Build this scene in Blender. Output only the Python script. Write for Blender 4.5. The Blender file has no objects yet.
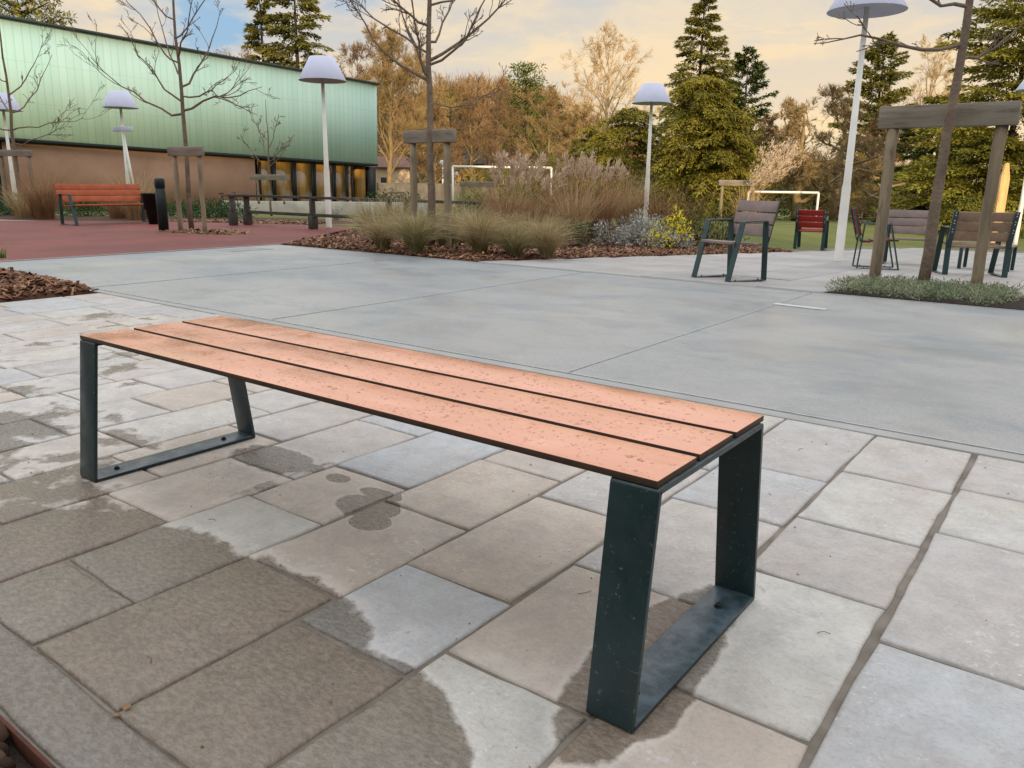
import bpy, math, random
import numpy as np
from mathutils import Vector, Matrix
R_ = math.radians
rng = np.random.default_rng(7); random.seed(7)
S = bpy.context.scene
COL = S.collection

# ------------------------------------------------------------------ camera model (measured from the bench, paving and lamps)
CAMH = 0.919
F_PX = 789.26
FWD = np.array([-0.5794, 0.7770, -0.2462]); FWD /= np.linalg.norm(FWD)
RGT = np.array([0.8, 0.6, 0.0133])
YAW, PITCH, ROLL = -0.6407, 0.24874, 0.0137
_f = np.array([math.sin(YAW)*math.cos(PITCH), math.cos(YAW)*math.cos(PITCH), -math.sin(PITCH)])
_r0 = np.array([math.cos(YAW), -math.sin(YAW), 0.0]); _u0 = np.cross(_r0, _f)
RGT = math.cos(ROLL)*_r0 + math.sin(ROLL)*_u0
UPV = -math.sin(ROLL)*_r0 + math.cos(ROLL)*_u0
FWD = _f
CAM = np.array([0, 0, CAMH])
def ray(px, py): return FWD + RGT*(px-512)/F_PX - UPV*(py-384)/F_PX
def G(px, py, z=0.0):
    d = ray(px, py); return CAM + d*((z-CAMH)/d[2])
def D(px, py, depth): return CAM + ray(px, py)*depth
def PX(px, py, X):
    d = ray(px, py); return CAM + d*(X/d[0])
def PY(px, py, Y):
    d = ray(px, py); return CAM + d*(Y/d[1])
HF = np.array([math.sin(YAW), math.cos(YAW)])
TS = 0.033                                   # the terrace falls away gently from the road
def ground_z(x, y):
    s = x*HF[0] + y*HF[1]
    z = -0.03*min(max(0.0, s-17.5), 75.0)
    k = min(1, max(0, (x+9.5)/3.3)); t = -TS*min(max(0, y-7.4), 24)
    return min(z, z*(1-k)+t*k)
def GT(px, py):
    d = ray(px, py); t = (-CAMH + TS*7.4)/(d[2]+TS*d[1]); return CAM + d*t
def V(px, depth, py=190):
    """ground spot under pixel column px at a given forward depth"""
    p = D(px, py, depth); return (p[0], p[1], ground_z(p[0], p[1]))

# ------------------------------------------------------------------ object helpers
def tag(o, label=None, cat=None, group=None, kind=None):
    if label: o['label'] = label
    if cat: o['category'] = cat
    if group: o['group'] = group
    if kind: o['kind'] = kind
    return o
def thing(name, label, cat, loc=(0,0,0), rz=0.0, group=None):
    o = bpy.data.objects.new(name, None); COL.objects.link(o)
    o.location = loc; o.rotation_euler = (0,0,rz); o.empty_display_size = .1
    return tag(o, label, cat, group)
def copy_tree(o, parent=None):
    c = o.copy(); COL.objects.link(c); c.parent = parent
    for ch in list(o.children): copy_tree(ch, c)
    return c

class Geo:
    def __init__(s): s.v=[]; s.f=[]; s.n=0; s.c=[]; s.mi=[]
    def add(s, verts, faces, val=0.5, mi=0):
        verts = np.asarray(verts, float).reshape(-1,3); k = s.n
        s.v.append(verts); s.n += len(verts)
        faces = np.asarray(faces, dtype=np.int64)
        s.f.append((faces+k, np.full(len(faces), val) if np.isscalar(val) else np.asarray(val), mi))
    def box(s, c, size, rz=0, val=.5, mi=0, rot=None):
        c=np.array(c,float); h=np.array(size,float)/2
        p=np.array([[x,y,z] for x in (-1,1) for y in (-1,1) for z in (-1,1)])*h
        if rot is not None: p = p@np.array(rot).T
        elif rz:
            a=np.array([[math.cos(rz),-math.sin(rz),0],[math.sin(rz),math.cos(rz),0],[0,0,1]]); p=p@a.T
        s.add(p+c, [[0,1,3,2],[4,6,7,5],[0,4,5,1],[2,3,7,6],[0,2,6,4],[1,5,7,3]], val, mi)
    def tube(s, pts, rad, sides=6, val=.5, cap=True, mi=0):
        pts=np.asarray(pts,float); n=len(pts)
        rad=np.full(n,rad) if np.isscalar(rad) else np.asarray(rad,float)
        t=np.gradient(pts,axis=0); t/=np.linalg.norm(t,axis=1)[:,None]+1e-9
        ref=np.array([0,0,1.]) if abs(t[0,2])<.9 else np.array([1.,0,0])
        a=np.cross(t,ref); a/=np.linalg.norm(a,axis=1)[:,None]+1e-9; b=np.cross(t,a)
        th=np.arange(sides)*2*math.pi/sides
        ring=(pts[:,None]+rad[:,None,None]*(np.cos(th)[None,:,None]*a[:,None]+np.sin(th)[None,:,None]*b[:,None])).reshape(-1,3)
        i=np.arange(n-1)[:,None]*sides; j=np.arange(sides)[None]; j2=(j+1)%sides
        f=np.stack([i+j,i+j2,i+sides+j2,i+sides+j],-1).reshape(-1,4)
        s.add(ring,f,val,mi)
        if cap:
            k=s.n-n*sides
            s.f.append((np.array([list(range(k+sides))[k:k+sides][::-1]]),np.array([val]),mi))
            s.f.append((np.array([list(range(s.n-sides,s.n))]),np.array([val]),mi))
    def cards(s, c, d, side, L, W, val, mi=0):
        """rhombic leaf cards: c base points, d unit dirs, side unit vectors"""
        c=np.asarray(c); n=len(c); L=np.broadcast_to(L,(n,))[:,None]; W=np.broadcast_to(W,(n,))[:,None]
        p=np.stack([c, c+d*L*.45+side*W*.5, c+d*L, c+d*L*.45-side*W*.5],1).reshape(-1,3)
        f=np.arange(n*4).reshape(-1,4)
        s.add(p,f,np.broadcast_to(val,(n,)),mi)
    def ribbon(s, pts, w, val=.5, side=None):
        pts=np.asarray(pts,float); n=len(pts)
        w=np.linspace(w,w*.25,n) if np.isscalar(w) else np.asarray(w)
        if side is None:
            t=pts[-1]-pts[0]; side=np.cross(t,rng.normal(size=3)); side/=np.linalg.norm(side)+1e-9
        a=pts+side*w[:,None]/2; b=pts-side*w[:,None]/2
        p=np.stack([a,b],1).reshape(-1,3); i=np.arange(n-1)*2
        s.add(p,np.stack([i,i+1,i+3,i+2],-1),val)
    def ribbons(s, pts, w, val, side=None):
        """many ribbons at once: pts (n,k,3), w (n,k)"""
        n,k,_=pts.shape
        if side is None:
            side=np.cross(pts[:,-1]-pts[:,0],rng.normal(size=(n,3))); side/=np.linalg.norm(side,axis=1)[:,None]+1e-9
        a=pts+side[:,None]*w[...,None]/2; b=pts-side[:,None]*w[...,None]/2
        p=np.stack([a,b],2).reshape(-1,3); i=(np.arange(n)[:,None]*2*k+np.arange(k-1)[None]*2).ravel()
        s.add(p,np.stack([i,i+1,i+3,i+2],-1),np.broadcast_to(np.asarray(val).reshape(n,-1),(n,k-1)).ravel())
    def lathe(s, prof, seg=24, c=(0,0,0), val=.5, mi=0):
        th=np.arange(seg)*2*math.pi/seg; pr=np.asarray(prof,float)
        p=np.stack([pr[:,0,None]*np.cos(th),pr[:,0,None]*np.sin(th),np.repeat(pr[:,1,None],seg,1)],-1).reshape(-1,3)+np.array(c)
        n=len(pr); i=np.arange(n-1)[:,None]*seg; j=np.arange(seg)[None]; j2=(j+1)%seg
        s.add(p,np.stack([i+j,i+j2,i+seg+j2,i+seg+j],-1).reshape(-1,4),val,mi)
    def build(s, name, mats, parent=None, smooth=False, bevel=0, loc=None):
        me=bpy.data.meshes.new(name)
        v=np.concatenate(s.v) if s.v else np.zeros((0,3))
        me.vertices.add(len(v)); me.vertices.foreach_set('co',v.ravel())
        loops=[];starts=[];tot=[];vals=[];mis=[];k=0
        for f,c,m in s.f:
            n,w=f.shape; loops.append(f.ravel()); starts.append(k+np.arange(n)*w); tot.append(np.full(n,w)); vals.append(c); mis.append(np.full(n,m)); k+=n*w
        loops=np.concatenate(loops); starts=np.concatenate(starts); tot=np.concatenate(tot)
        me.loops.add(len(loops)); me.loops.foreach_set('vertex_index',loops.astype(np.int32))
        me.polygons.add(len(starts)); me.polygons.foreach_set('loop_start',starts.astype(np.int32)); me.polygons.foreach_set('loop_total',tot.astype(np.int32))
        me.polygons.foreach_set('material_index',np.concatenate(mis).astype(np.int32))
        if smooth: me.polygons.foreach_set('use_smooth',np.ones(len(starts),bool))
        at=me.attributes.new('v','FLOAT','FACE'); at.data.foreach_set('value',np.concatenate(vals).astype(np.float32))
        me.update(calc_edges=True); me.validate()
        if not isinstance(mats,(list,tuple)): mats=[mats]
        for m in mats: me.materials.append(m)
        o=bpy.data.objects.new(name,me); COL.objects.link(o)
        if parent is not None: o.parent=parent
        if loc is not None: o.location=loc
        if bevel:
            b=o.modifiers.new('bevel','BEVEL'); b.width=bevel; b.segments=2; b.limit_method='ANGLE'; b.angle_limit=R_(40)
        return o

# ------------------------------------------------------------------ materials
def lin(c):
    if isinstance(c,str): c=[int(c[i:i+2],16)/255 for i in (0,2,4)]
    return [ (x/12.92 if x<=.04045 else ((x+.055)/1.055)**2.4) for x in c]
class N:
    """tiny node builder"""
    def __init__(s,name):
        s.m=bpy.data.materials.new(name); s.m.use_nodes=True; s.t=s.m.node_tree; s.t.nodes.clear()
        s.out=s.t.nodes.new('ShaderNodeOutputMaterial'); s.b=s.t.nodes.new('ShaderNodeBsdfPrincipled')
        s.t.links.new(s.b.outputs[0],s.out.inputs[0])
        s.b.inputs['Specular IOR Level'].default_value=.35
        s._tc=None
    def n(s,kind,**kw):
        x=s.t.nodes.new('ShaderNode'+kind)
        for k,v in kw.items(): setattr(x,k,v)
        return x
    def l(s,a,b): s.t.links.new(a,b)
    def set(s,sock,v):
        if hasattr(v,'links') or isinstance(v,bpy.types.NodeSocket): s.l(v,sock)
        else: sock.default_value=v
    def co(s,kind='Object',scale=None,rot=None):
        if s._tc is None: s._tc=s.n('TexCoord')
        o=s._tc.outputs[kind]
        if scale is not None or rot is not None:
            mp=s.n('Mapping'); s.l(o,mp.inputs[0])
            if scale is not None: mp.inputs['Scale'].default_value=scale
            if rot is not None: mp.inputs['Rotation'].default_value=rot
            o=mp.outputs[0]
        return o
    def noise(s,scale,detail=4,rough=.55,co=None,dist=0):
        x=s.n('TexNoise'); s.l(co or s.co(),x.inputs['Vector'])
        x.inputs['Scale'].default_value=scale; x.inputs['Detail'].default_value=detail; x.inputs['Roughness'].default_value=rough; x.inputs['Distortion'].default_value=dist
        return x.outputs['Fac']
    def ramp(s,fac,stops,interp='LINEAR'):
        x=s.n('ValToRGB'); s.set(x.inputs[0],fac); cr=x.color_ramp; cr.interpolation=interp
        while len(cr.elements)<len(stops): cr.elements.new(.5)
        for e,(p,c) in zip(cr.elements,stops):
            e.position=p; e.color=(*(c if not isinstance(c,(int,float)) else (c,c,c)),1)
        return x.outputs[0]
    def mix(s,fac,a,b,mode='MIX'):
        x=s.n('Mix',data_type='RGBA',blend_type=mode)
        s.set(x.inputs['Factor'],fac)
        for k,v in ((6,a),(7,b)):
            if isinstance(v,(list,tuple)) : v=(*v[:3],1)
            s.set(x.inputs[k],v)
        return x.outputs[2]
    def math(s,op,a,b=0,clamp=False):
        x=s.n('Math',operation=op,use_clamp=clamp); s.set(x.inputs[0],a); s.set(x.inputs[1],b); return x.outputs[0]
    def attr(s,name='v'):
        x=s.n('Attribute',attribute_name=name); return x.outputs['Fac']
    def bump(s,h,strength=.3,dist=.01):
        x=s.n('Bump'); s.l(h,x.inputs['Height']); x.inputs['Strength'].default_value=strength; x.inputs['Distance'].default_value=dist
        s.l(x.outputs[0],s.b.inputs['Normal']); return x
    def color(s,c): 
        if isinstance(c,(list,tuple)): c=(*c[:3],1)
        s.set(s.b.inputs['Base Color'],c)
    def rough(s,v): s.set(s.b.inputs['Roughness'],v)

def simple(name,c1,c2=None,scale=6,rough=.7,bump=.15,bscale=40,bd=.004,metal=0,spec=.35):
    m=N(name); c1=lin(c1); c2=lin(c2) if c2 else [x*.75 for x in c1]
    f=m.ramp(m.noise(scale,5),[(.32,0),(.68,1)])
    m.color(m.mix(f,c1,c2)); m.rough(rough); m.b.inputs['Metallic'].default_value=metal; m.b.inputs['Specular IOR Level'].default_value=spec
    if bump: m.bump(m.noise(bscale,4),bump,bd)
    return m.m
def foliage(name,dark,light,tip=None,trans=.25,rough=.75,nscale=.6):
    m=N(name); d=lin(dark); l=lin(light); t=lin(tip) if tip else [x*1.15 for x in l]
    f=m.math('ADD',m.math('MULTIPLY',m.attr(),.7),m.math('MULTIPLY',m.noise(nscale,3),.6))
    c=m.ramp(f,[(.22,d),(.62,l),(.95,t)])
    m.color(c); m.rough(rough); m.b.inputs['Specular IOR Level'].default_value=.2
    if trans:
        tr=m.n('BsdfTranslucent'); m.l(c,tr.inputs[0]); mx=m.n('MixShader'); mx.inputs[0].default_value=trans
        m.l(m.b.outputs[0],mx.inputs[1]); m.l(tr.outputs[0],mx.inputs[2]); m.l(mx.outputs[0],m.out.inputs[0])
    return m.m
def weathered_wood(name,a,b,axis=(1,1,1),crack=True):
    m=N(name); co=m.co(scale=axis)
    f=m.noise(9,6,.65,co); g=m.noise(2.2,3)
    c=m.mix(m.ramp(f,[(.35,0),(.65,1)]),lin(a),lin(b))
    c=m.mix(m.ramp(m.noise(22,5,.7,co),[(.56,0),(.66,.75)]),c,[x*.35 for x in lin(b)])
    c=m.mix(m.math('MULTIPLY',m.ramp(g,[(.4,0),(.7,1)]),.35),c,[x*1.3 for x in lin(a)])
    m.color(c); m.rough(.85); m.bump(m.noise(16,6,.7,co),.6,.01); return m.m

M={}
# sandstone paving : every slab has its own tone (attribute v), riven surface, damp areas
def stone_mat():
    m=N('sandstone paving'); v=m.attr()
    base=m.ramp(v,[(0.0,lin('a6a39e')),(.2,lin('b4aea7')),(.4,lin('b9ab9b')),(.6,lin('adafaf')),(.8,lin('b3a698')),(1.0,lin('bab7ae'))])
    vc=m.n('Combine'+'XYZ'); m.l(v,vc.inputs[2])
    off=m.n('VectorMath',operation='MULTIPLY_ADD'); m.l(vc.outputs[0],off.inputs[0]); off.inputs[1].default_value=(40,40,40); m.l(m.co(),off.inputs[2])
    co=off.outputs[0]
    big=m.noise(1.9,5,.6,co,.2); fine=m.noise(95,6,.75,co); mid=m.noise(11,8,.7,co,.1)
    c=m.mix(m.math('MULTIPLY',m.ramp(big,[(.42,0),(.62,1)]),.32),base,lin('a08e7c'))
    c=m.mix(m.math('MULTIPLY',m.ramp(mid,[(.35,1),(.6,0)]),.35),c,lin('7c7874'))
    c=m.mix(m.math('MULTIPLY',m.ramp(fine,[(.3,1),(.52,0)]),.35),c,lin('77716a'))
    # pale efflorescence flecks
    c=m.mix(m.math('MULTIPLY',m.math('MULTIPLY',m.ramp(m.noise(55,8,.8,co,.15),[(.56,0),(.62,1)]),m.ramp(m.noise(4.1,5,.6,co),[(.46,0),(.6,1)])),.6),c,lin('cfd0ce'))
    # rust-coloured mineral veins
    c=m.mix(m.math('MULTIPLY',m.ramp(m.noise(4.5,7,.65,co,.6),[(.63,0),(.72,1)]),.3),c,lin('a07c58'))
    # damp: wetter towards the planted edge (y small), irregular; plus puddled stains
    sep=m.n('SeparateXYZ'); m.l(m.co(),sep.inputs[0]); X=sep.outputs[0]; Y=sep.outputs[1]
    wn=m.noise(3.2,8,.66,None,.15); wn2=m.noise(1.1,4,.6,None,.1)
    # local wet factors: (x, y, rx, ry, amount)
    tot=None
    for (x,y,rx,ry,a) in [(-1.62,.60,.95,.50,.70),(-1.0,.68,.40,.32,.62),(-2.6,.85,.9,.42,.3),(-1.9,.49,2.2,.075,.62),(-.93,1.0,.3,.16,.22),
                          (-.60,1.33,.13,.42,.42),(-.55,1.6,.09,.2,.3),(-2.45,1.05,.22,.16,.30),(-2.2,1.55,.22,.12,.30),
                          (-1.62,1.47,.13,.085,.48),(-1.53,1.40,.075,.06,.5),(-1.66,1.56,.1,.05,.42),(-1.86,1.57,.055,.035,.52),(-2.0,1.58,.05,.03,.5),(-1.98,1.45,.04,.5,.2),
                          (-4.5,1.8,1.6,.5,.20),(-3.4,1.3,.8,.3,.26),(-5.2,2.6,1.2,.3,.2),(-3.0,2.4,.8,.25,.2)]:
        dx=m.math('MULTIPLY',m.math('SUBTRACT',X,x),1/rx); dy=m.math('MULTIPLY',m.math('SUBTRACT',Y,y),1/ry)
        r2=m.math('ADD',m.math('MULTIPLY',dx,dx),m.math('MULTIPLY',dy,dy))
        g=m.math('MULTIPLY',m.math('SUBTRACT',1.35,r2,True),a)
        tot=g if tot is None else m.math('MAXIMUM',tot,g)
    w=m.math('ADD',m.math('ADD',m.math('MULTIPLY',wn,.75),m.math('MULTIPLY',wn2,.35)),tot)
    w=m.math('ADD',w,m.math('MULTIPLY',m.math('SUBTRACT',m.math('FRACT',m.math('MULTIPLY',v,7.3)),.5),.09))
    wet=m.ramp(w,[(.785,0),(.835,1)])
    halo=m.ramp(w,[(.70,0),(.8,1)])
    spl=m.ramp(m.noise(48,5,.7,m.co(scale=(1,1.9,1),rot=(0,0,.5)),.2),[(.40,1.0),(.66,.80)])
    wetf=m.math('MULTIPLY',wet,spl)
    dark=m.mix(1,c,[.37,.325,.275],'MULTIPLY')
    c=m.mix(m.math('MULTIPLY',halo,.32),c,lin('cfc8be'))
    c=m.mix(wetf,c,dark)
    m.color(c); m.rough(m.ramp(wetf,[(0,.70),(1,.24)]))
    h=m.math('ADD',m.math('MULTIPLY',mid,.7),m.math('ADD',m.math('MULTIPLY',fine,.2),m.math('MULTIPLY',m.noise(34,6,.65,m.co(scale=(1,2.0,1),rot=(0,0,.5)),.3),.5)))
    m.bump(h,.75,.009)
    return m.m
M['stone']=stone_mat()
M['mortar']=simple('sandy mortar','7d7468','5f574c',12,.9,.5,60,.004)
def road_mat():
    m=N('damp concrete'); sep=m.n('SeparateXYZ'); m.l(m.co(),sep.inputs[0])
    a=m.noise(.55,9,.7,m.co(scale=(1,1.4,1)),.2); b=m.noise(.23,4,.55,None,.4); st=m.noise(3,4,.5,m.co(scale=(.35,12,1),rot=(0,0,.9)))
    c=m.mix(m.ramp(a,[(.40,0),(.56,1)]),lin('8a8a86'),lin('999791'))
    xr=m.ramp(m.math('MULTIPLY',m.math('ADD',sep.outputs[0],9.5),1/9.5),[(.0,1),(.75,0)])
    c=m.mix(m.math('MULTIPLY',xr,.6),c,lin('7b8387'))
    c=m.mix(m.math('MULTIPLY',m.ramp(b,[(.5,0),(.62,1)]),.55),c,lin('b0ab9f'))
    c=m.mix(m.math('MULTIPLY',m.ramp(m.noise(1.3,9,.72,m.co(scale=(.6,1,1)),.2),[(.50,0),(.58,1)]),.42),c,lin('70777b'))
    c=m.mix(m.math('MULTIPLY',st,.08),c,lin('666d72'))
    c=m.mix(m.math('MULTIPLY',m.ramp(m.noise(150,4,.8),[(.35,1),(.55,0)]),.6),c,lin('5f6263'))
    c=m.mix(m.math('MULTIPLY',m.ramp(m.noise(17,8,.8),[(.56,0),(.66,1)]),.35),c,lin('6c6e6c'))
    m.color(c); m.rough(m.ramp(m.noise(.9,5,.6,None,.5),[(.4,.30),(.6,.62)]))
    m.bump(m.math('ADD',m.math('MULTIPLY',m.noise(4,4,.5,m.co(scale=(.6,30,1),rot=(0,0,.35))),.5),m.noise(90,4,.7)),.25,.003)
    return m.m
M['road']=road_mat()
M['kerbline']=simple('pale concrete edging','9b9992','8c8b86',4,.75,.2,70,.002)
M['joint']=simple('dark joint sealant','b4b5b2','9fa09e',20,.8,0)
M['red']=None
def red_mat():
    m=N('red resin surfacing')
    c=m.mix(m.ramp(m.noise(.8,5,.6,None,.4),[(.4,0),(.6,1)]),lin('6f3329'),lin('5a2820'))
    c=m.mix(m.math('MULTIPLY',m.ramp(m.noise(160,3,.8),[(.35,1),(.55,0)]),.3),c,lin('96584c'))
    c=m.mix(m.math('MULTIPLY',m.ramp(m.noise(1.6,5,.6,m.co(scale=(1,.4,1)),.6),[(.52,0),(.62,1)]),.3),c,lin('683536'))
    m.color(c); m.rough(.7); m.bump(m.noise(150,3,.7),.4,.004); return m.m
M['red']=red_mat()
def terrace_mat():
    m=N('beige terrace slabs'); v=m.attr()
    c=m.ramp(v,[(0,lin('97938c')),(.35,lin('a29c95')),(.7,lin('92918e')),(1,lin('a6a19a'))])
    c=m.mix(m.math('MULTIPLY',m.ramp(m.noise(1.6,6,.6,None,.5),[(.42,0),(.6,1)]),.5),c,lin('837c75'))
    c=m.mix(m.math('MULTIPLY',m.ramp(m.noise(60,4,.7),[(.35,1),(.5,0)]),.3),c,lin('7f7a75'))
    m.color(c); m.rough(.65); m.bump(m.noise(50,5,.7),.3,.004); return m.m
M['terrace']=terrace_mat()
def lawn_mat():
    m=N('lawn grass'); 
    c=m.mix(m.ramp(m.noise(.25,5,.6),[(.35,0),(.65,1)]),lin('646a2c'),lin('777a38'))
    c=m.mix(m.math('MULTIPLY',m.noise(3,6,.75),.6),c,lin('3f4c1c'))
    m.color(c); m.rough(.9); m.bump(m.noise(8,6,.8),1,.08); return m.m
M['lawn']=lawn_mat()
M['soil']=simple('dark garden soil','33261b','1a120c',14,.95,1,30,.03)
M['mulchbase']=simple('brown bark bed','5a3d2a','3a261a',10,.95,1,25,.03)
M['chip']=foliage('bark chips','3c281c','704c36','a07a5c',0,.8,3)
M['clod']=foliage('soil clods','160e09','33241a','4a3828',0,.9,8)
M['leaf_litter']=foliage('dry leaves','40301f','7a5c40','987a58',0,.8,3)
M['rust']=simple('rusted steel edging','5e2f1b','34201a',18,.85,.4,60,.002)
def metal_mat(name,c1,c2,rough=.42):
    m=N(name)
    c=m.mix(m.ramp(m.noise(7,6,.65),[(.35,0),(.7,1)]),lin(c1),lin(c2))
    c=m.mix(m.math('MULTIPLY',m.ramp(m.noise(90,5,.75),[(.61,0),(.68,1)]),.5),c,lin('75817f'))
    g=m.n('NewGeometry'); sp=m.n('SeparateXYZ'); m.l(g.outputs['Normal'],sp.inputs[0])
    up=m.ramp(sp.outputs[2],[(.8,0),(.95,1)]); c=m.mix(m.math('MULTIPLY',up,m.ramp(m.noise(26,6,.7),[(.42,.15),(.62,.8)])),c,lin('4c5a62'))  # upward faces tinted blue-grey: sky reflection painted in, plus water spots
    m.color(c); m.rough(m.ramp(m.noise(12,5,.7,None,.5),[(.35,rough-.12),(.65,rough+.12)])); m.b.inputs['Specular IOR Level'].default_value=.5
    m.bump(m.noise(160,3,.6),.15,.001); return m.m
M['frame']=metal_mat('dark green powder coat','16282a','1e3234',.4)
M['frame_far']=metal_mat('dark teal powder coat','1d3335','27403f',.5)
def slat_mat():
    m=N('salmon composite board')
    c=m.mix(m.ramp(m.noise(2.5,5,.6,m.co(scale=(.6,2,1))),[(.35,0),(.65,1)]),lin('d3997c'),lin('c58a6b'))
    c=m.mix(m.math('MULTIPLY',m.ramp(m.noise(30,5,.7,m.co(scale=(.6,1.6,1)),.5),[(.58,0),(.66,1)]),.3),c,lin('b0745a'))
    c=m.mix(m.math('MULTIPLY',m.ramp(m.noise(7,4,.6,None,.6),[(.58,0),(.70,1)]),.3),c,lin('e4ac8c'))
    m.color(c); c=m.mix(m.math('MULTIPLY',m.ramp(m.noise(5,6,.7,m.co(scale=(.5,26,1))),[(.4,0),(.65,1)]),.22),c,lin('ad785f')); m.color(c); m.rough(m.ramp(m.noise(6,5,.6,None,.5),[(.4,.16),(.6,.36)])); m.bump(m.noise(110,4,.7),.12,.001); return m.m
M['slat']=slat_mat()
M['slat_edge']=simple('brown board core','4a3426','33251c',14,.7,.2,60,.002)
M['white']=simple('white lamp paint','e6e4dc','d6d3ca',3,.45,.05,30,.002)
M['shade']=simple('white lamp shade','c6c9dc','bcc0d6',2,.45,.0)
M['shade_in']=simple('lamp shade inside','b9bdd0','aab0c6',2,.6,.0)
M['orange_wood']=simple('orange stained boards','b05a34','984a28',7,.6,.2,30,.003)
M['red_wood']=simple('red stained boards','9c2420','82201c',7,.55,.2,30,.003)
M['darkred_wood']=simple('dark red boards','6d2a24','55201c',7,.6,.2,30,.003)
M['grey_wood']=simple('grey brown boards','8c7a74','776862',7,.7,.2,30,.003)
M['brown_wood']=simple('weathered brown boards','8d7663','75604f',7,.7,.2,30,.003)
M['stake']=weathered_wood('weathered stake wood','8f8069','6b5d4b',(1,1,.12))
M['beam']=weathered_wood('weathered beam wood','8b8173','645b50',(.12,1,1))
M['paleboard']=weathered_wood('pale raw board','d6b27c','b8925e',(1,1,.1))
M['rail']=simple('dark timber rail','4b4640','37332e',6,.8,.3,20,.004)
M['black']=simple('black plastic','14181a','0e1112',6,.5,.1,20,.002)
M['bollard']=simple('dark green bollard paint','1c2b2c','131e20',5,.45,.1,30,.002)
M['bolt']=simple('steel bolt','20252a','15191c',6,.4,.0,metal=.6)
M['boltlight']=simple('bright bolt head','c9cccc','b0b4b4',6,.4,.0,metal=.4)
M['bark_grey']=simple('grey brown bark','82705e','64564a',8,.9,.8,30,.02)
M['bark_dark']=simple('dark bark','3d332a','2c241d',8,.9,.8,20,.03)
M['bark_gold']=simple('pale tan bark','95805a','735f42',3,.9,.5,10,.03)
M['twig_grey']=simple('grey twigs','75665a','5c5045',4,.9,0)
M['twig_gold']=simple('tan twigs','9a8258','7a643f',.5,.9,0)
M['twig_brown']=simple('brown twigs','836a49','634d36',.2,.9,0)
M['twig_pale']=simple('pale twigs','bda37c','a58c66',.5,.9,0)
M['yew']=foliage('yew foliage','262b0d','6f6a24','978b3a',.2,.8,.5)
M['spruce']=foliage('spruce foliage','282e14','6c6a2e','938a44',.15,.8,.5)
M['cedar']=foliage('cedar foliage','2c3512','7e7a2e','a89e42',.2,.8,.35)
M['darkconifer']=foliage('dark conifer foliage','1c2a10','3f4e1c','585f26',.15,.8,.5)
M['pine']=foliage('pine foliage','2f3817','565f27','6c7232',.15,.8,.3)
M['hedge']=foliage('hedge leaves','1b2b12','36502a','4c6636',.2,.6,1.5)
M['olive']=foliage('olive bush leaves','3a3c18','6a6830','827c40',.25,.7,1.2)
M['lavender']=foliage('silver leaves','63635a','9c9b90','c6c4b8',.1,.8,2)
M['yellowleaf']=foliage('yellow variegated leaves','a09522','dccb2c','efe14e',.3,.6,2)
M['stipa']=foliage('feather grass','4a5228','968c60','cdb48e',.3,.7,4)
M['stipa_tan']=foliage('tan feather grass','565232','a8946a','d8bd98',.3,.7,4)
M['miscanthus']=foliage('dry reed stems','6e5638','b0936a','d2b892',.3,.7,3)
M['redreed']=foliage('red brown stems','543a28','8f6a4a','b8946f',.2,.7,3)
M['plume']=foliage('dry plumes','9a8068','c3a98f','dac6ae',.35,.8,2)
M['ground']=foliage('ground cover leaves','46523c','7f8b6c','a8a384',.15,.7,5)
M['greengrass']=foliage('green grass blades','2c401a','5b7a2e','7d9440',.3,.6,4)

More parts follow.
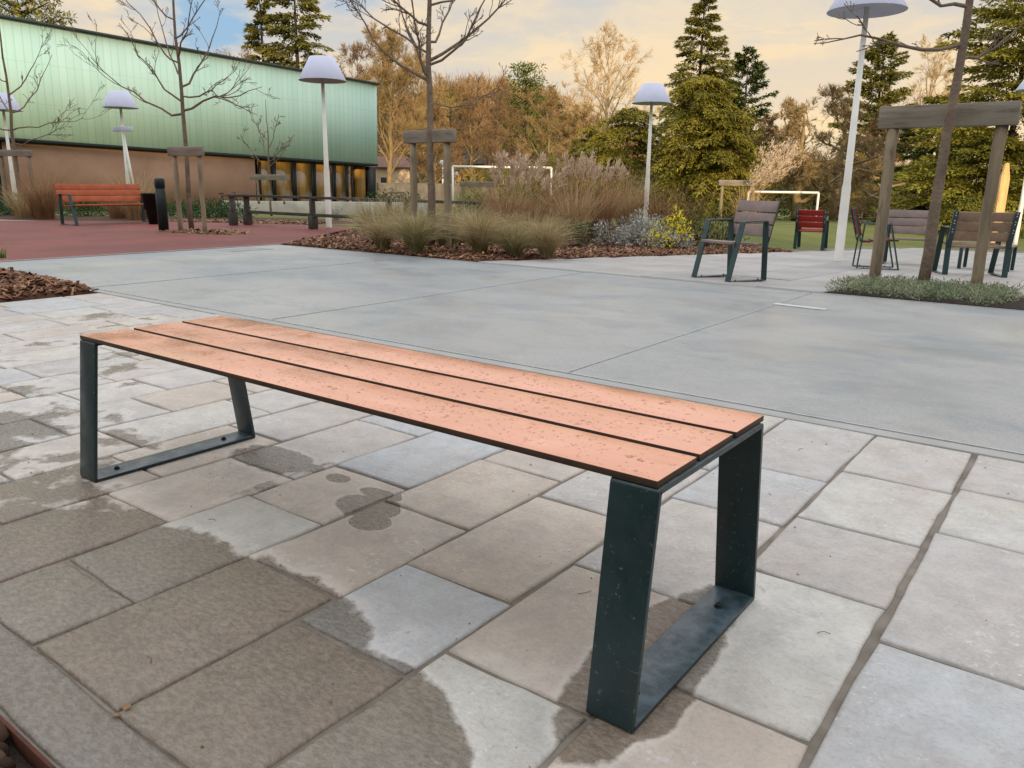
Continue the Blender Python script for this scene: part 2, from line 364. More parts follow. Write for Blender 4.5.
# ------------------------------------------------------------------ world, sun, camera
SUN_EL=11.0
SD=np.array([-.72,.69]); SD/=np.linalg.norm(SD)           # horizontal travel direction of the sunlight
def make_world():
    w=bpy.data.worlds.new('World'); S.world=w; w.use_nodes=True; t=w.node_tree; t.nodes.clear()
    def n(k,**kw):
        x=t.nodes.new('ShaderNode'+k)
        for a,b in kw.items(): setattr(x,a,b)
        return x
    def st(sock,v):
        if isinstance(v,bpy.types.NodeSocket): t.links.new(v,sock)
        else: sock.default_value=v
    def mt(op,a,b=0,cl=False):
        x=n('Math',operation=op,use_clamp=cl); st(x.inputs[0],a); st(x.inputs[1],b); return x.outputs[0]
    def mix(f,a,b,mode='MIX'):
        x=n('Mix',data_type='RGBA',blend_type=mode); st(x.inputs['Factor'],f)
        for k,v in ((6,a),(7,b)):
            if isinstance(v,(list,tuple)): v=(*v[:3],1)
            st(x.inputs[k],v)
        return x.outputs[2]
    def ramp(f,stops):
        x=n('ValToRGB'); st(x.inputs[0],f); cr=x.color_ramp
        while len(cr.elements)<len(stops): cr.elements.new(.5)
        for e,(p,c) in zip(cr.elements,stops):
            e.position=p; e.color=(*(c if not isinstance(c,(int,float)) else (c,c,c)),1)
        return x.outputs[0]
    out=n('OutputWorld'); bg=n('Background'); t.links.new(bg.outputs[0],out.inputs[0])
    sky=n('TexSky'); sky.sky_type='NISHITA'; sky.sun_disc=False; sky.sun_elevation=R_(SUN_EL)
    # sun sits opposite to travel direction; Nishita azimuth 0 = +Y, clockwise
    sun_dir=-SD; sky.sun_rotation=math.atan2(sun_dir[0],sun_dir[1]); sky.air_density=1.2; sky.dust_density=2.0
    tc=n('TexCoord'); sep=n('SeparateXYZ'); t.links.new(tc.outputs['Generated'],sep.inputs[0])
    X,Y,Z=sep.outputs
    zc=mt('ADD',mt('MAXIMUM',Z,0),.16)
    cx=mt('DIVIDE',X,zc); cy=mt('DIVIDE',Y,zc)
    cb=n('CombineXYZ'); st(cb.inputs[0],cx); st(cb.inputs[1],cy)
    def noise(sc,det,rg=.55,dist=0,off=(0,0,0)):
        mp=n('Mapping'); t.links.new(cb.outputs[0],mp.inputs[0]); mp.inputs['Location'].default_value=off
        x=n('TexNoise'); t.links.new(mp.outputs[0],x.inputs['Vector']); x.inputs['Scale'].default_value=sc; x.inputs['Detail'].default_value=det
        x.inputs['Roughness'].default_value=rg; x.inputs['Distortion'].default_value=dist; return x.outputs['Fac']
    lat=mt('ADD',mt('MULTIPLY',X,.8),mt('MULTIPLY',Y,.6))              # -1 left .. +1 right of the view
    el=mt('MAXIMUM',Z,0)
    cover=ramp(noise(.9,7,.6,.6,(3.1,1.7,0)),[(.33,0),(.47,1)])
    # the gap of blue sky high over the hall
    def gap(px,py,rad,amt):
        d=ray(px,py); d=d/np.linalg.norm(d)
        dp=n('VectorMath',operation='DISTANCE'); t.links.new(tc.outputs['Generated'],dp.inputs[0]); dp.inputs[1].default_value=tuple(d)
        dd=mt('ADD',dp.outputs['Value'],mt('MULTIPLY',mt('SUBTRACT',noise(2.2,6,.65,.3),.5),.16))
        return mt('MULTIPLY',ramp(mt('DIVIDE',dd,rad),[(.35,1),(1,0)]),amt)
    g=mt('MAXIMUM',gap(212,34,.062,.95),mt('MAXIMUM',gap(355,-14,.04,.6),mt('MAXIMUM',gap(10,10,.04,.5),gap(150,-8,.04,.4))))
    cover=mt('MAXIMUM',mt('SUBTRACT',mt('MAXIMUM',cover,.86),g),0)
    grey=ramp(mt('ADD',mt('MULTIPLY',noise(1.15,7,.6,.5,(7.3,2.2,0)),.6),mt('MULTIPLY',noise(3.1,7,.6,.3,(2.3,5.2,0)),.4)),[(.42,0),(.57,1)])
    warm=mix(ramp(el,[(0,0),(.20,1)]),lin('fddaa4'),lin('efdcbd'))
    cool=mix(ramp(el,[(0,0),(.22,1)]),lin('ecd6b0'),lin('bcc3cd'))
    gm=mt('MULTIPLY',grey,ramp(mt('ADD',mt('MULTIPLY',lat,.5),.5),[(.25,1),(.78,.45)]))
    cl=mix(gm,warm,cool)
    # overhead the overcast is brighter and cooler, as a cloudy zenith is
    zen=mix(ramp(noise(.8,4),[(.35,0),(.65,1)]),lin('d2d9e6'),lin('ebecf0'))
    cl=mix(ramp(el,[(.25,0),(.55,1)]),cl,zen)
    gain=ramp(el,[(0,1.08/3),(.2,1.0/3),(.5,1.75/3),(1,2.5/3)])
    cl=mix(1,cl,gain,'MULTIPLY')
    sk=mix(1,sky.outputs[0],(.11,.11,.115),'MULTIPLY')
    blue=mix(.8,sk,(.30,.50,.74))
    k=n('VectorMath',operation='SCALE'); t.links.new(cl,k.inputs[0]); k.inputs['Scale'].default_value=3.0
    fin=mix(cover,blue,k.outputs[0])
    t.links.new(fin,bg.inputs[0]); bg.inputs[1].default_value=1.0
make_world()
sl=bpy.data.lights.new('sun','SUN'); sl.energy=4.4; sl.angle=R_(.4); sl.color=(1.0,.77,.47)
so=bpy.data.objects.new('sun',sl); COL.objects.link(so)
dv=Vector((SD[0]*math.cos(R_(SUN_EL)),SD[1]*math.cos(R_(SUN_EL)),-math.sin(R_(SUN_EL))))
so.rotation_euler=dv.to_track_quat('-Z','Y').to_euler(); so.location=(20,-20,30)
cd=bpy.data.cameras.new('camera'); co_=bpy.data.objects.new('camera',cd); COL.objects.link(co_); S.camera=co_
cd.sensor_fit='HORIZONTAL'; cd.sensor_width=36; cd.lens=36*F_PX/1024; cd.clip_start=.05; cd.clip_end=3000
mm=Matrix(((RGT[0],UPV[0],-FWD[0],0),(RGT[1],UPV[1],-FWD[1],0),(RGT[2],UPV[2],-FWD[2],CAMH),(0,0,0,1)))
co_.matrix_world=mm
S.view_settings.view_transform='Standard'; S.view_settings.look='None'; S.view_settings.exposure=.08; S.view_settings.gamma=1; S.view_settings.use_curve_mapping=False
S.render.resolution_x=1024; S.render.resolution_y=768

# ------------------------------------------------------------------ setting: ground
def sheet(name,poly,z,mat,kind='structure'):
    g=Geo(); g.add([(x,y,z) for x,y in poly],[list(range(len(poly)))]); return tag(g.build(name,mat),kind=kind)
def grid_sheet(name,x0,x1,y0,y1,n,zf,mat):
    xs=np.linspace(x0,x1,n); ys=np.linspace(y0,y1,n); P=np.array([[x,y,zf(x,y)] for y in ys for x in xs])
    i=np.arange(n-1)[:,None]*n+np.arange(n-1)[None]; i=i.ravel(); g=Geo(); g.add(P,np.stack([i,i+1,i+n+1,i+n],-1)); return g.build(name,mat,smooth=True)
o=grid_sheet('lawn',-170,170,-170,170,171,lambda x,y:ground_z(x,y)-.075,M['lawn']); tag(o,kind='structure')
# far fields out to the horizon
g=Geo(); g.add([(-1500,-1500,-3.2),(1500,-1500,-3.2),(1500,1500,-3.2),(-1500,1500,-3.2)],[[0,1,2,3]]); tag(g.build('ground',M['lawn']),kind='structure')

# --- sandstone paving, slab by slab
CX=[-6.62,-6.28,-5.93,-5.62,-5.27,-4.96,-4.62,-4.27,-3.95,-3.62,-3.29,-2.955,-2.63,-2.30,-1.96,-1.62,-1.283,-.955,-.61,-.27,.07,.41,.75,1.09,1.43,1.78,2.12]
Y0,Y1=.555,3.165
known={13:[.55,1.055,1.478,2.05,2.55],14:[.775,1.31,1.645,2.25,2.7],15:[.57,1.07,1.535,1.997,2.45],16:[.95,1.29,1.855,2.4,2.85],
       17:[1.065,1.548,2.1,2.53],18:[.72,1.24,1.80,2.197,2.674],19:[.63,1.15,1.65,2.325,2.74],12:[.76,1.23,1.689,2.3,2.8],20:[.9,1.5,1.9,2.5,2.9]}
def noisy_slab(g,x0,x1,y0,y1,top,val,amp=.0024,rnd=None):
    """slab with slightly uneven arrises and a rounded top edge"""
    rnd=rnd or rng
    def edge(a,b,n):
        return np.linspace(a,b,n,endpoint=False)
    nx=max(3,int((x1-x0)/.06)); ny=max(3,int((y1-y0)/.06))
    ring=[(x,y0) for x in edge(x0,x1,nx)]+[(x1,y) for y in edge(y0,y1,ny)]+[(x,y1) for x in edge(x1,x0,nx)]+[(x0,y) for y in edge(y1,y0,ny)]
    ring=np.array(ring); n=len(ring); c=ring.mean(0)
    ph=rnd.normal(size=n); ph=(ph+np.roll(ph,1)+np.roll(ph,-1))/1.8
    dirv=ring-c; 
    inw=np.zeros_like(ring)
    ax=np.abs(dirv[:,0])/((x1-x0)/2); ay=np.abs(dirv[:,1])/((y1-y0)/2)
    inw[:,0]=np.where(ax>=.999,-np.sign(dirv[:,0]),0); inw[:,1]=np.where(ay>=.999,-np.sign(dirv[:,1]),0)
    r0=ring+inw*(ph*amp)[:,None]; r1=r0+inw*.004; r2=r0+inw*.010
    dz=rnd.normal()*.0008; tx,ty=rnd.normal(size=2)*.0025
    def zz(r,z): return np.column_stack([r,z+dz+(r[:,0]-c[0])*tx+(r[:,1]-c[1])*ty])
    P=np.concatenate([np.column_stack([r0,np.full(n,-.03)]),zz(r0,top-.005),zz(r1,top-.0015),zz(r2,top)])
    i=np.arange(n); j=(i+1)%n; F=[]
    for k in range(3): F.append(np.stack([k*n+i,k*n+j,(k+1)*n+j,(k+1)*n+i],-1))
    g.add(P,np.concatenate(F),val); k=g.n-len(P)
    g.f.append((np.array([list(k+3*n+i)]),np.array([val]),0))
tone={12:[.2,.8,.4,.2,.6,.9],13:[.8,.42,.2,.62,.9,.1],14:[.95,.98,.40,.6,.7,.2],15:[.35,.42,.40,.46,.62,.6],16:[.85,.62,.40,.22,.6,.95],
      17:[.98,.80,.2,.62,.1],18:[.5,.82,.98,.12,.98,.2],19:[.6,.66,.6,.12,.98,.15],20:[.62,.9,.1,.98,.6]}
g=Geo(); r=np.random.default_rng(21); J=.0055
for ci in range(len(CX)-1):
    xa,xb=CX[ci],CX[ci+1]
    if ci in known: ys=[y for y in known[ci] if Y0+.05<y<Y1-.05]
    else:
        ys=[];y=Y0+r.uniform(.15,.5)
        while y<Y1-.18: ys.append(y); y+=r.uniform(.32,.62)
    ys=[Y0]+ys+[Y1]
    
    for k_,(a,b) in enumerate(zip(ys[:-1],ys[1:])):
        vv=float(np.clip((tone[ci][k_] if ci in tone and k_<len(tone[ci]) else r.uniform(0,1))+r.uniform(-.02,.02),0,1))
        noisy_slab(g,xa+(.009 if ci==19 else J),xb-(.009 if ci==18 else J),a+J,b-J,.0,vv,rnd=r)
# border course beside the planting
x=-6.62
while x<2.1:
    b=min(x+r.uniform(1.9,2.3),2.12); noisy_slab(g,x+.003,b-.003,.435,Y0+.0005,.001,r.uniform(.0,.06),rnd=r); x=b
tag(g.build('paving',M['stone']),kind='structure')
tag(sheet('paving_mortar',[(-6.63,.43),(2.13,.43),(2.13,3.17),(-6.63,3.17)],-.008,M['mortar']),kind='structure')
# --- concrete road : band running left-right plus its arm to the left
RX0=-9.85
tag(sheet('road',[(RX0,3.245),(12,3.245),(12,7.40),(RX0,7.40)],-.002,M['road']),kind='structure')
tag(sheet('road_arm',[(RX0,-6),(-9.0,-6),(-9.0,3.245),(RX0,3.245)],-.002,M['road']),kind='structure')
g=Geo(); g.box((1.2,3.205,-.012),(21.6,.07,.026)); tag(g.build('kerb_strip',M['kerbline'],bevel=.003),kind='structure')
g=Geo()
for X in (-7.0,-4.5,-2.09,.3,2.7,5.1): g.box((X,5.32,.0002),(.006,4.13,.003))
g.box((1.0,3.262,.0005),(21.6,.008,.004)); g.box((1.0,7.35,.0005),(21.6,.008,.004))
tag(g.build('road_joints',M['joint']),kind='structure')
# --- red surfacing
tag(sheet('red_surface',[(RX0-.01,-8),(RX0-.01,7.45),(-12.6,11.5),(-14.0,11.15),(-16.9,9.6),(-19.3,7.2),(-26,2.0),(-26,-8)],.002,M['red']),kind='structure')
g=Geo(); g.box((RX0,0,.003),(.05,14.8,.008)); tag(g.build('red_surface_edging',M['kerbline']),kind='structure')
tag(sheet('path',[(-19.4,7.0),(-18.1,7.85),(-30,3.5),(-40,-2),(-38,-4)],.008,M['kerbline']),kind='structure')
# --- terrace slabs
g=Geo(); r=np.random.default_rng(5)
def TEDGE(x):
    a=GT(780,243.5); b=GT(1010,250.5); return a[1]+(b[1]-a[1])*(x-a[0])/(b[0]-a[0])
def bed_edge_x(y): return -6.12+(y-7.4)*.175
Y=7.41; row=0
xs_rows=[]
X=-6.98
while X<7.5:
    w=.62; yy=7.41-r.uniform(0,.9)
    while yy<20.5:
        L=r.uniform(.9,1.5); a=max(yy,7.41); b=min(yy+L,TEDGE(X+.3))
        if b-a>.1:
            xl=X; 
            if X+w>bed_edge_x(a)+.0:
                xl=max(X,bed_edge_x((a+b)/2))
                if not(-2.02<X+w/2<-.2 and a<8.72 and b<9.3) and X+w-xl>.08:
                    aa=a
                    if -2.02<X+w/2<-.2 and a<8.72: aa=8.72
                    if b-aa>.1: noisy_slab(g,xl+.004,X+w-.004,aa+.004,b-.004,.004,r.uniform(0,1),.0015,rnd=r)
        yy+=L
    X+=w
noisy_slab(g,-.44,-.165,7.412,8.714,.035,.9,.0015,rnd=r)
for vv in g.v: vv[:,2]-=TS*(vv[:,1]-7.4)
tag(g.build('terrace',M['terrace']),kind='structure')
g=Geo(); g.add([(x,y,-.010-TS*(y-7.4)) for x,y in ((-6.10,7.405),(9,7.405),(9,TEDGE(9)),(-4.6,TEDGE(-4.6)))],[[0,1,2,3]]); tag(g.build('terrace_base',M['mortar']),kind='structure')

# ------------------------------------------------------------------ foreground bench
BX,BY,BL,BW=-.532,1.116,1.962,.494
bench=thing('bench','long backless bench of wet salmon boards on dark steel loop legs in the foreground','bench',(BX-BL/2,BY+BW/2,0))
GAP=.017; sw=(BW-2*GAP)/3
for k in range(3):
    g=Geo(); yc=-BW/2+sw/2+k*(sw+GAP)
    L=BL-(0 if k!=1 else .002)
    # top sheet + core: two-colour board built as one mesh with two materials
    g.box((0,yc,.45-.0065),(L,sw,.013),mi=0)
    o=g.build('slat',[M['slat'],M['slat_edge']],bench)
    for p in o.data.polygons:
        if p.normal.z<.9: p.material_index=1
    b=o.modifiers.new('bevel','BEVEL'); b.width=.0012; b.segments=2
def loop_frame(name,x0,x1,parent,prof,th,rad,mat):
    """closed flat-bar loop: prof = 4 outer corners (y,z) counter-clockwise, bar spans x0..x1"""
    P=[]; n=len(prof); pr=[np.array(p,float) for p in prof]
    def rounded(pr,rad):
        out=[]
        for i in range(n):
            a,b,c=pr[i-1],pr[i],pr[(i+1)%n]; u=(a-b)/np.linalg.norm(a-b); w=(c-b)/np.linalg.norm(c-b)
            ang=math.acos(max(-1,min(1,float(u@w)))); d=min(rad/math.tan(ang/2), .45*min(np.linalg.norm(a-b),np.linalg.norm(c-b)))
            p0=b+u*d; p1=b+w*d
            for t in np.linspace(0,1,7): out.append((1-t)**2*p0+2*t*(1-t)*b+t*t*p1)
        return np.array(out)
    outer=rounded(pr,rad)
    # inner offset
    def offset(poly,d):
        t=np.roll(poly,-1,0)-np.roll(poly,1,0); t/=np.linalg.norm(t,axis=1)[:,None]+1e-9
        nn=np.column_stack([-t[:,1],t[:,0]]); return poly+nn*d
    area=sum(pr[i][0]*pr[(i+1)%n][1]-pr[(i+1)%n][0]*pr[i][1] for i in range(n))
    inner=offset(outer,th if area>0 else -th); m=len(outer)
    g=Geo()
    def ring(pl,x): return np.column_stack([np.full(m,x),pl])
    g.add(np.concatenate([ring(outer,x0),ring(outer,x1),ring(inner,x1),ring(inner,x0)]),
          np.concatenate([np.stack([k*m+np.arange(m),k*m+(np.arange(m)+1)%m,((k+1)%4)*m+(np.arange(m)+1)%m,((k+1)%4)*m+np.arange(m)],-1) for k in range(4)]))
    return g.build(name,mat,parent,bevel=min(.0015,th*.2))
def bolt(parent,loc,rad=.009,h=.012,mat=None,axis='Z'):
    g=Geo(); g.lathe([(0.0001,h),(rad*.45,h),(rad*.8,h*.8),(rad,h*.4),(rad,0),(rad*1.25,0),(rad*1.25,-.001)],12)
    o=g.build('bolt',mat or M['bolt'],parent,smooth=True); o.location=loc
    if axis=='Y': o.rotation_euler=(R_(90),0,0)
    return o
y0=-BW/2;y1=BW/2
prof=[(y0+.000,.4365),(y0-.051,0.0),(y1+.043,0.0),(y1-.012,.4365)]
for xo,xi,s in ((BL/2+.005,BL/2+.005-.093,1),(-BL/2-.001,-BL/2-.001+.091,-1)):
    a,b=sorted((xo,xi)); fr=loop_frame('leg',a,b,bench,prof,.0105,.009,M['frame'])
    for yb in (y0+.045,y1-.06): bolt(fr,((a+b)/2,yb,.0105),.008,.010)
# rain drops on the boards
g=Geo(); r=np.random.default_rng(3)
def drop(g,x,y,z,rx,ry,h,r):
    seg=8; th=np.arange(seg)*2*math.pi/seg; wob=1+r.uniform(-.25,.25,seg); P=[]
    for fr,hh in ((1,0),(.86,.55),(.5,.93)): 
        P.append(np.column_stack([x+rx*fr*wob*np.cos(th),y+ry*fr*wob*np.sin(th),np.full(seg,z+h*hh)]))
    P.append(np.array([[x,y,z+h]])); P=np.concatenate(P)
    F=[[k*seg+i,k*seg+(i+1)%seg,(k+1)*seg+(i+1)%seg,(k+1)*seg+i] for k in range(2) for i in range(seg)]
    g.add(P,F); k=g.n-len(P); g.f.append((np.array([[k+2*seg+i,k+2*seg+(i+1)%seg,k+3*seg] for i in range(seg)]),np.full(seg,.5),0))
cl=[(r.uniform(-BL/2,BL/2),r.uniform(-BW/2,BW/2)) for _ in range(110)]
for i in range(3000):
    if r.random()<.35:
        c=cl[r.integers(len(cl))]; x=c[0]+r.normal()*.05; y=c[1]+r.normal()*.03
    else: x=r.uniform(-BL/2+.01,BL/2-.01); y=r.uniform(-BW/2+.008,BW/2-.008)
    if abs(x)>BL/2-.012: continue
    ok=False
    for k in range(3):
        yc=-BW/2+sw/2+k*(sw+GAP)
        if abs(y-yc)<sw/2-.006: ok=True
    if not ok: continue
    s=abs(r.normal())*.0011+.0007
    if r.random()<.05: s*=1.7
    drop(g,x,y,.4502,s*r.uniform(1,1.7),s*r.uniform(.8,1.3),min(s*.5,.0018),r)
def water_mat():
    m=N('rain water'); m.color((1,1,1)); m.b.inputs['Roughness'].default_value=.0; m.b.inputs['Transmission Weight'].default_value=1.0; m.b.inputs['IOR'].default_value=1.33; m.b.inputs['Specular IOR Level'].default_value=.5
    return m.m
dr=g.build('rain_drops',water_mat(),bench,smooth=True); dr['kind']='stuff'

# ------------------------------------------------------------------ street furniture
def armchair(label,cat,c,Fdir,w,wood,frame,back_bolts=False,name='outdoor_armchair',group=None,long=False,rear_face=None):
    th=math.atan2(Fdir[0],-Fdir[1])
    root=thing(name,label,cat,(c[0],c[1],(.006-TS*(c[1]-7.4)) if c[0]>-6 else .003),th,group)
    hw=w/2
    prof=[(-.12,.60),(-.275,0.0),(.255,0.0),(.215,.60)]
    for s in (-1,1):
        a,b=sorted((s*hw,s*(hw-.065)))
        fr=loop_frame('leg',a,b,root,prof,.012,.014,frame)
        for yb in (-.16,.16): bolt(fr,((a+b)/2,yb,.012),.008,.012)
    hw2=hw-.067
    for k in range(4):
        g=Geo(); y=-.185+k*.115; g.box((0,y,.385-(k*.008)),(2*hw2+(0),.105,.024)); g.build('seat_slat',wood,root,bevel=.002)
    # back supports
    P0=np.array([.238,.36]); P1=np.array([.362,.80]); d=(P1-P0)/np.linalg.norm(P1-P0); L=np.linalg.norm(P1-P0); ang=math.atan2(d[0],d[1])
    rot=np.array([[1,0,0],[0,math.cos(ang),math.sin(ang)],[0,-math.sin(ang),math.cos(ang)]])
    nrm=np.array([d[1],-d[0]])
    for s in (-1,1):
        g=Geo(); c0=(P0+P1)/2+nrm*.0
        g.box((s*(hw-.034),c0[0],c0[1]),(.055,.012,L),rot=rot); up=g.build('back_support',frame,root,bevel=.002)
        if back_bolts:
            for t in (.42,.5,.66,.73,.88,.95):
                q=P0+d*L*t+nrm*.007
                bolt(up,(s*(hw-.034),q[0],q[1]),.006,.004,M['boltlight'],'Y').rotation_euler=(R_(-90)-ang,0,0)
    for k in range(3):
        q=P0+d*(.075+k*.125+.06)-nrm*.018
        g=Geo(); g.box((0,q[0],q[1]),(2*(hw-.008),.022,.113),rot=rot); g.build('back_slat',wood,root,bevel=.002)
    return root
armchair('grey-brown slatted armchair standing alone at the near left corner of the terrace','armchair',(-3.12,7.93),(-.38,-.925),.54,M['grey_wood'],M['frame_far'])
armchair('armchair with bright red back slats seen from behind at the far edge of the terrace','armchair',GT(810,249),(-.15,.99),.60,M['red_wood'],M['frame_far'],True)
armchair('dark red armchair seen edge-on just right of the tall white lamp post','armchair',GT(874,268.5),(.93,.37),.44,M['darkred_wood'],M['frame_far'])
armchair('grey-brown slatted armchair facing the viewer between the left stake and the young tree trunk','armchair',GT(904,264.5),(.12,-.99),.66,M['grey_wood'],M['frame_far'])
armchair('wide brown slatted armchair seen from behind with bolted uprights, behind the rightmost stake','armchair',GT(968,275),(-.39,.92),.74,M['brown_wood'],M['frame_far'],True)
def stool(c,rz):
    root=thing('footstool','low slatted stool with thin dark legs just beyond the bolted brown armchair','stool',(c[0],c[1],.006-TS*(c[1]-7.4)),rz)
    for k in range(4):
        g=Geo(); g.box((0,-.17+k*.113,.345),(.66,.105,.022)); g.build('slat',M['brown_wood'],root,bevel=.002)
    for sx in (-1,1):
        for sy in (-1,1):
            g=Geo(); g.box((sx*.30,sy*.2,.167),(.045,.03,.334)); g.build('leg',M['frame_far'],root,bevel=.002)
stool(GT(985,270),-.05)
# orange bench
def orange_bench():
    c=G(112,223.5); rt=np.array([.8,.6]); fw=np.array([-.598,.8]); t=R_(58)
    a=math.cos(t)*rt+math.sin(t)*fw; Fd=math.sin(t)*rt-math.cos(t)*fw
    return armchair('orange slatted park bench with grey legs on the red surface before the brown wall','park bench',(c[0],c[1]),Fd,1.85,M['orange_wood'],M['frame_far'],name='park_bench')
orange_bench()

# lamps
def lamp_post(label,xy,z0=0.0,H=3.22,sh=.43,rb=.455,rt=.235,pr=.049,simple_=False):
    root=thing('street_lamp',label,'street lamp',(xy[0],xy[1],z0),0,'white cone-shaded lamp posts')
    g=Geo(); g.lathe([(0.001,0),(pr*1.25,0),(pr*1.2,.02),(pr*1.15,1.1),(pr*.98,1.16),(pr*.62,H-sh+.1),(0.001,H-sh+.1)],14); g.build('pole',M['white'],root,smooth=True)
    g=Geo(); b=H-sh
    g.lathe([(rb,b),(rb+.001,b+.006),(rt+.003,H-.006),(rt-.006,H),(0.001,H+.002)],36); g.build('lamp_shade',M['shade'],root,smooth=False)
    g=Geo(); g.lathe([(rb-.004,b+.001),(rb-.02,b+.006),(rb*.3,b+.05),(0.001,b+.05)],36); g.build('diffuser',M['shade_in'],root,smooth=True)
    return root
p=G(329,228); lamp_post('white lamp post with cone shade rising before the right end of the green hall',(p[0],p[1]),0)
p=D(646,208,19.0); lamp_post('white lamp post standing behind the silver shrub before the tall olive conifer',(p[0],p[1]),-.05,H=3.25)
p=GT(838,262); lamp_post('nearest white lamp post on the terrace with its cone shade cut by the picture top',(p[0],p[1]),p[2],H=3.98,sh=.46,rb=.53,rt=.28,pr=.056)
p=GT(1014,249); lamp_post('white lamp post at the right edge of the terrace beyond the bolted armchair',(p[0],p[1]),p[2],H=4.35,rb=.55,rt=.3)
p=D(15,195,21.5); lamp_post('white lamp post at the far left edge beside the caged young tree',(p[0],p[1]),-.1,H=3.15)
# lamp with twin floodlights
p=D(129,190,22.0)
rt_=lamp_post('white lamp post carrying two small floodlights behind the orange park bench',(p[0],p[1]),-.1,H=3.3)
g=Geo(); g.tube([(.17,.1,0),(.10,.06,1.1),(0,0,2.2)],.035,8); g.build('strut',M['white'],rt_,smooth=True)
for s in (-1,1):
    g=Geo(); g.box((s*.2,0,2.32),(.30,.13,.12),rz=.64); g.build('floodlight',M['shade'],rt_,bevel=.01)
for (px,py,dd,lab) in ((443,200,88,'tiny far white lamp beside the centre tree stake, left of its pair'),(455.5,200,100,'tiny far white lamp on a thin pole, right of its pair')):
    p=D(px,py,dd); lamp_post(lab,(p[0],p[1]),-2.3,H=5.6 if dd<90 else 4.6,pr=.12 if dd<90 else .06)

# bollard and bin
p=G(164,231)
root=thing('bollard','dark green cylindrical bollard with a slanted notched top on the red surface','bollard',(p[0],p[1],0))
g=Geo(); g.lathe([(0.001,0),(.088,0),(.088,.72),(.078,.73),(.078,.76),(.088,.77),(.088,.915),(.07,.93),(.001,.935)],20); g.build('post',M['bollard'],root,smooth=False)
g=Geo(); g.box((.055,-.055,.84),(.05,.05,.11),rz=R_(45)); g.build('reflector',M['black'],root,bevel=.004)
p=D(154,220,16.4); root=thing('litter_bin','black tapered litter bin between the orange bench and the bollard','bin',(p[0],p[1],0))
g=Geo(); g.lathe([(0.001,.0),(.10,.0),(.19,.60),(.205,.605),(.205,.63),(.18,.63),(.17,.3),(.001,.3)],20); g.build('bucket',M['black'],root,smooth=False)
g=Geo(); g.box((.0,.2,.32),(.06,.05,.64)); g.build('post',M['black'],root)

# timber rail fence, from the red surface behind the bed to the right
A=D(247,209,16.6); B=D(480,216,13.0)
def rail_fence():
    a=np.array([A[0],A[1]]); b=np.array([B[0],B[1]]); root=thing('timber_rail_fence','low dark two-rail timber fence with block feet behind the feather grass bed','fence',(a[0],a[1],0))
    d=b-a; L=np.linalg.norm(d); u=d/L; rz=math.atan2(u[1],u[0])
    for z,h,t in ((.60,.05,.09),(.27,.06,.05)):
        g=Geo(); c=d/2; g.box((c[0],c[1],z),(L+.1,t,h),rz=rz); g.build('rail',M['rail'],root,bevel=.004)
    n=3
    for k in range(n+1):
        q=d*k/n
        g=Geo(); g.box((q[0],q[1],.285),(.07,.10,.57),rz=rz); g.build('post',M['rail'],root,bevel=.004)
        g=Geo(); nn=np.array([-u[1],u[0]]); qq=q-nn*0
        g.box((qq[0],qq[1],.13),(.13,.15,.25),rz=rz); g.build('foot_block',M['rail'],root,bevel=.01)
    g=Geo(); e=np.array([-u[1],u[0]])*-.35
    g.box((e[0]*.5,e[1]*.5,.60-.002),(.10,.5,.055),rz=rz); g.build('rail',M['rail'],root,bevel=.004)
    g=Geo(); g.box((e[0],e[1],.285),(.07,.09,.57),rz=rz); g.build('post',M['rail'],root)
    g=Geo(); g.box((e[0],e[1],.13),(.13,.15,.25),rz=rz); g.build('foot_block',M['rail'],root,bevel=.01)
rail_fence()
# goals
def goal(label,pa,pb,h,th):
    root=thing('goal_frame',label,'goal',pa); d=np.array(pb)-np.array(pa)
    g=Geo(); g.tube([(0,0,0),(0,0,h)],th,8); g.build('post',M['white'],root,smooth=True)
    g=Geo(); g.tube([(d[0],d[1],d[2]),(d[0],d[1],h)],th,8); g.build('post',M['white'],root,smooth=True)
    g=Geo(); g.tube([(0,0,h),(d[0],d[1],h)],th,8); g.build('crossbar',M['white'],root,smooth=True)
goal('white football goal frame seen through the reeds behind the centre bed',V(453,42),V(551,42),2.52,.06)
goal('small white goal frame beyond the red armchair',V(749,31),V(819,31),1.16,.045)
# pale boards standing up in the grass
def board(label,px,ytop,dd,w,mat,pointed):
    x,y,z=V(px,dd); top=PY(px,ytop,y)[2]-z
    g=Geo(); n=.0
    pts=[(-w/2,0),(w/2,0),(w/2*.95,top*.82),(w*.12,top),(-w*.2,top*.985),(-w/2*.98,top*.85)] if pointed else [(-w/2,0),(w/2,0),(w/2,top),(-w/2,top*.97)]
    m=len(pts); P=[(a,-.035,b) for a,b in pts]+[(a,.035,b) for a,b in pts]
    g.add(P,[[i,(i+1)%m,m+(i+1)%m,m+i] for i in range(m)]); 
    g.f.append((np.array([list(range(m))]),np.array([.5]),0)); g.f.append((np.array([list(range(m,2*m))[::-1]]),np.array([.5]),0))
    o=g.build('wooden_stele',mat,bevel=.004); o.location=(x,y,z); o.rotation_euler=(0,0,R_(36)); tag(o,label,'wooden post')
board('tall pale wooden board with pointed top, sunlit behind the bolted armchair',1003,163,20,.22,M['paleboard'],True)
board('short brown wooden board left of the bolted armchair',938,203,15,.10,M['stake'],False)

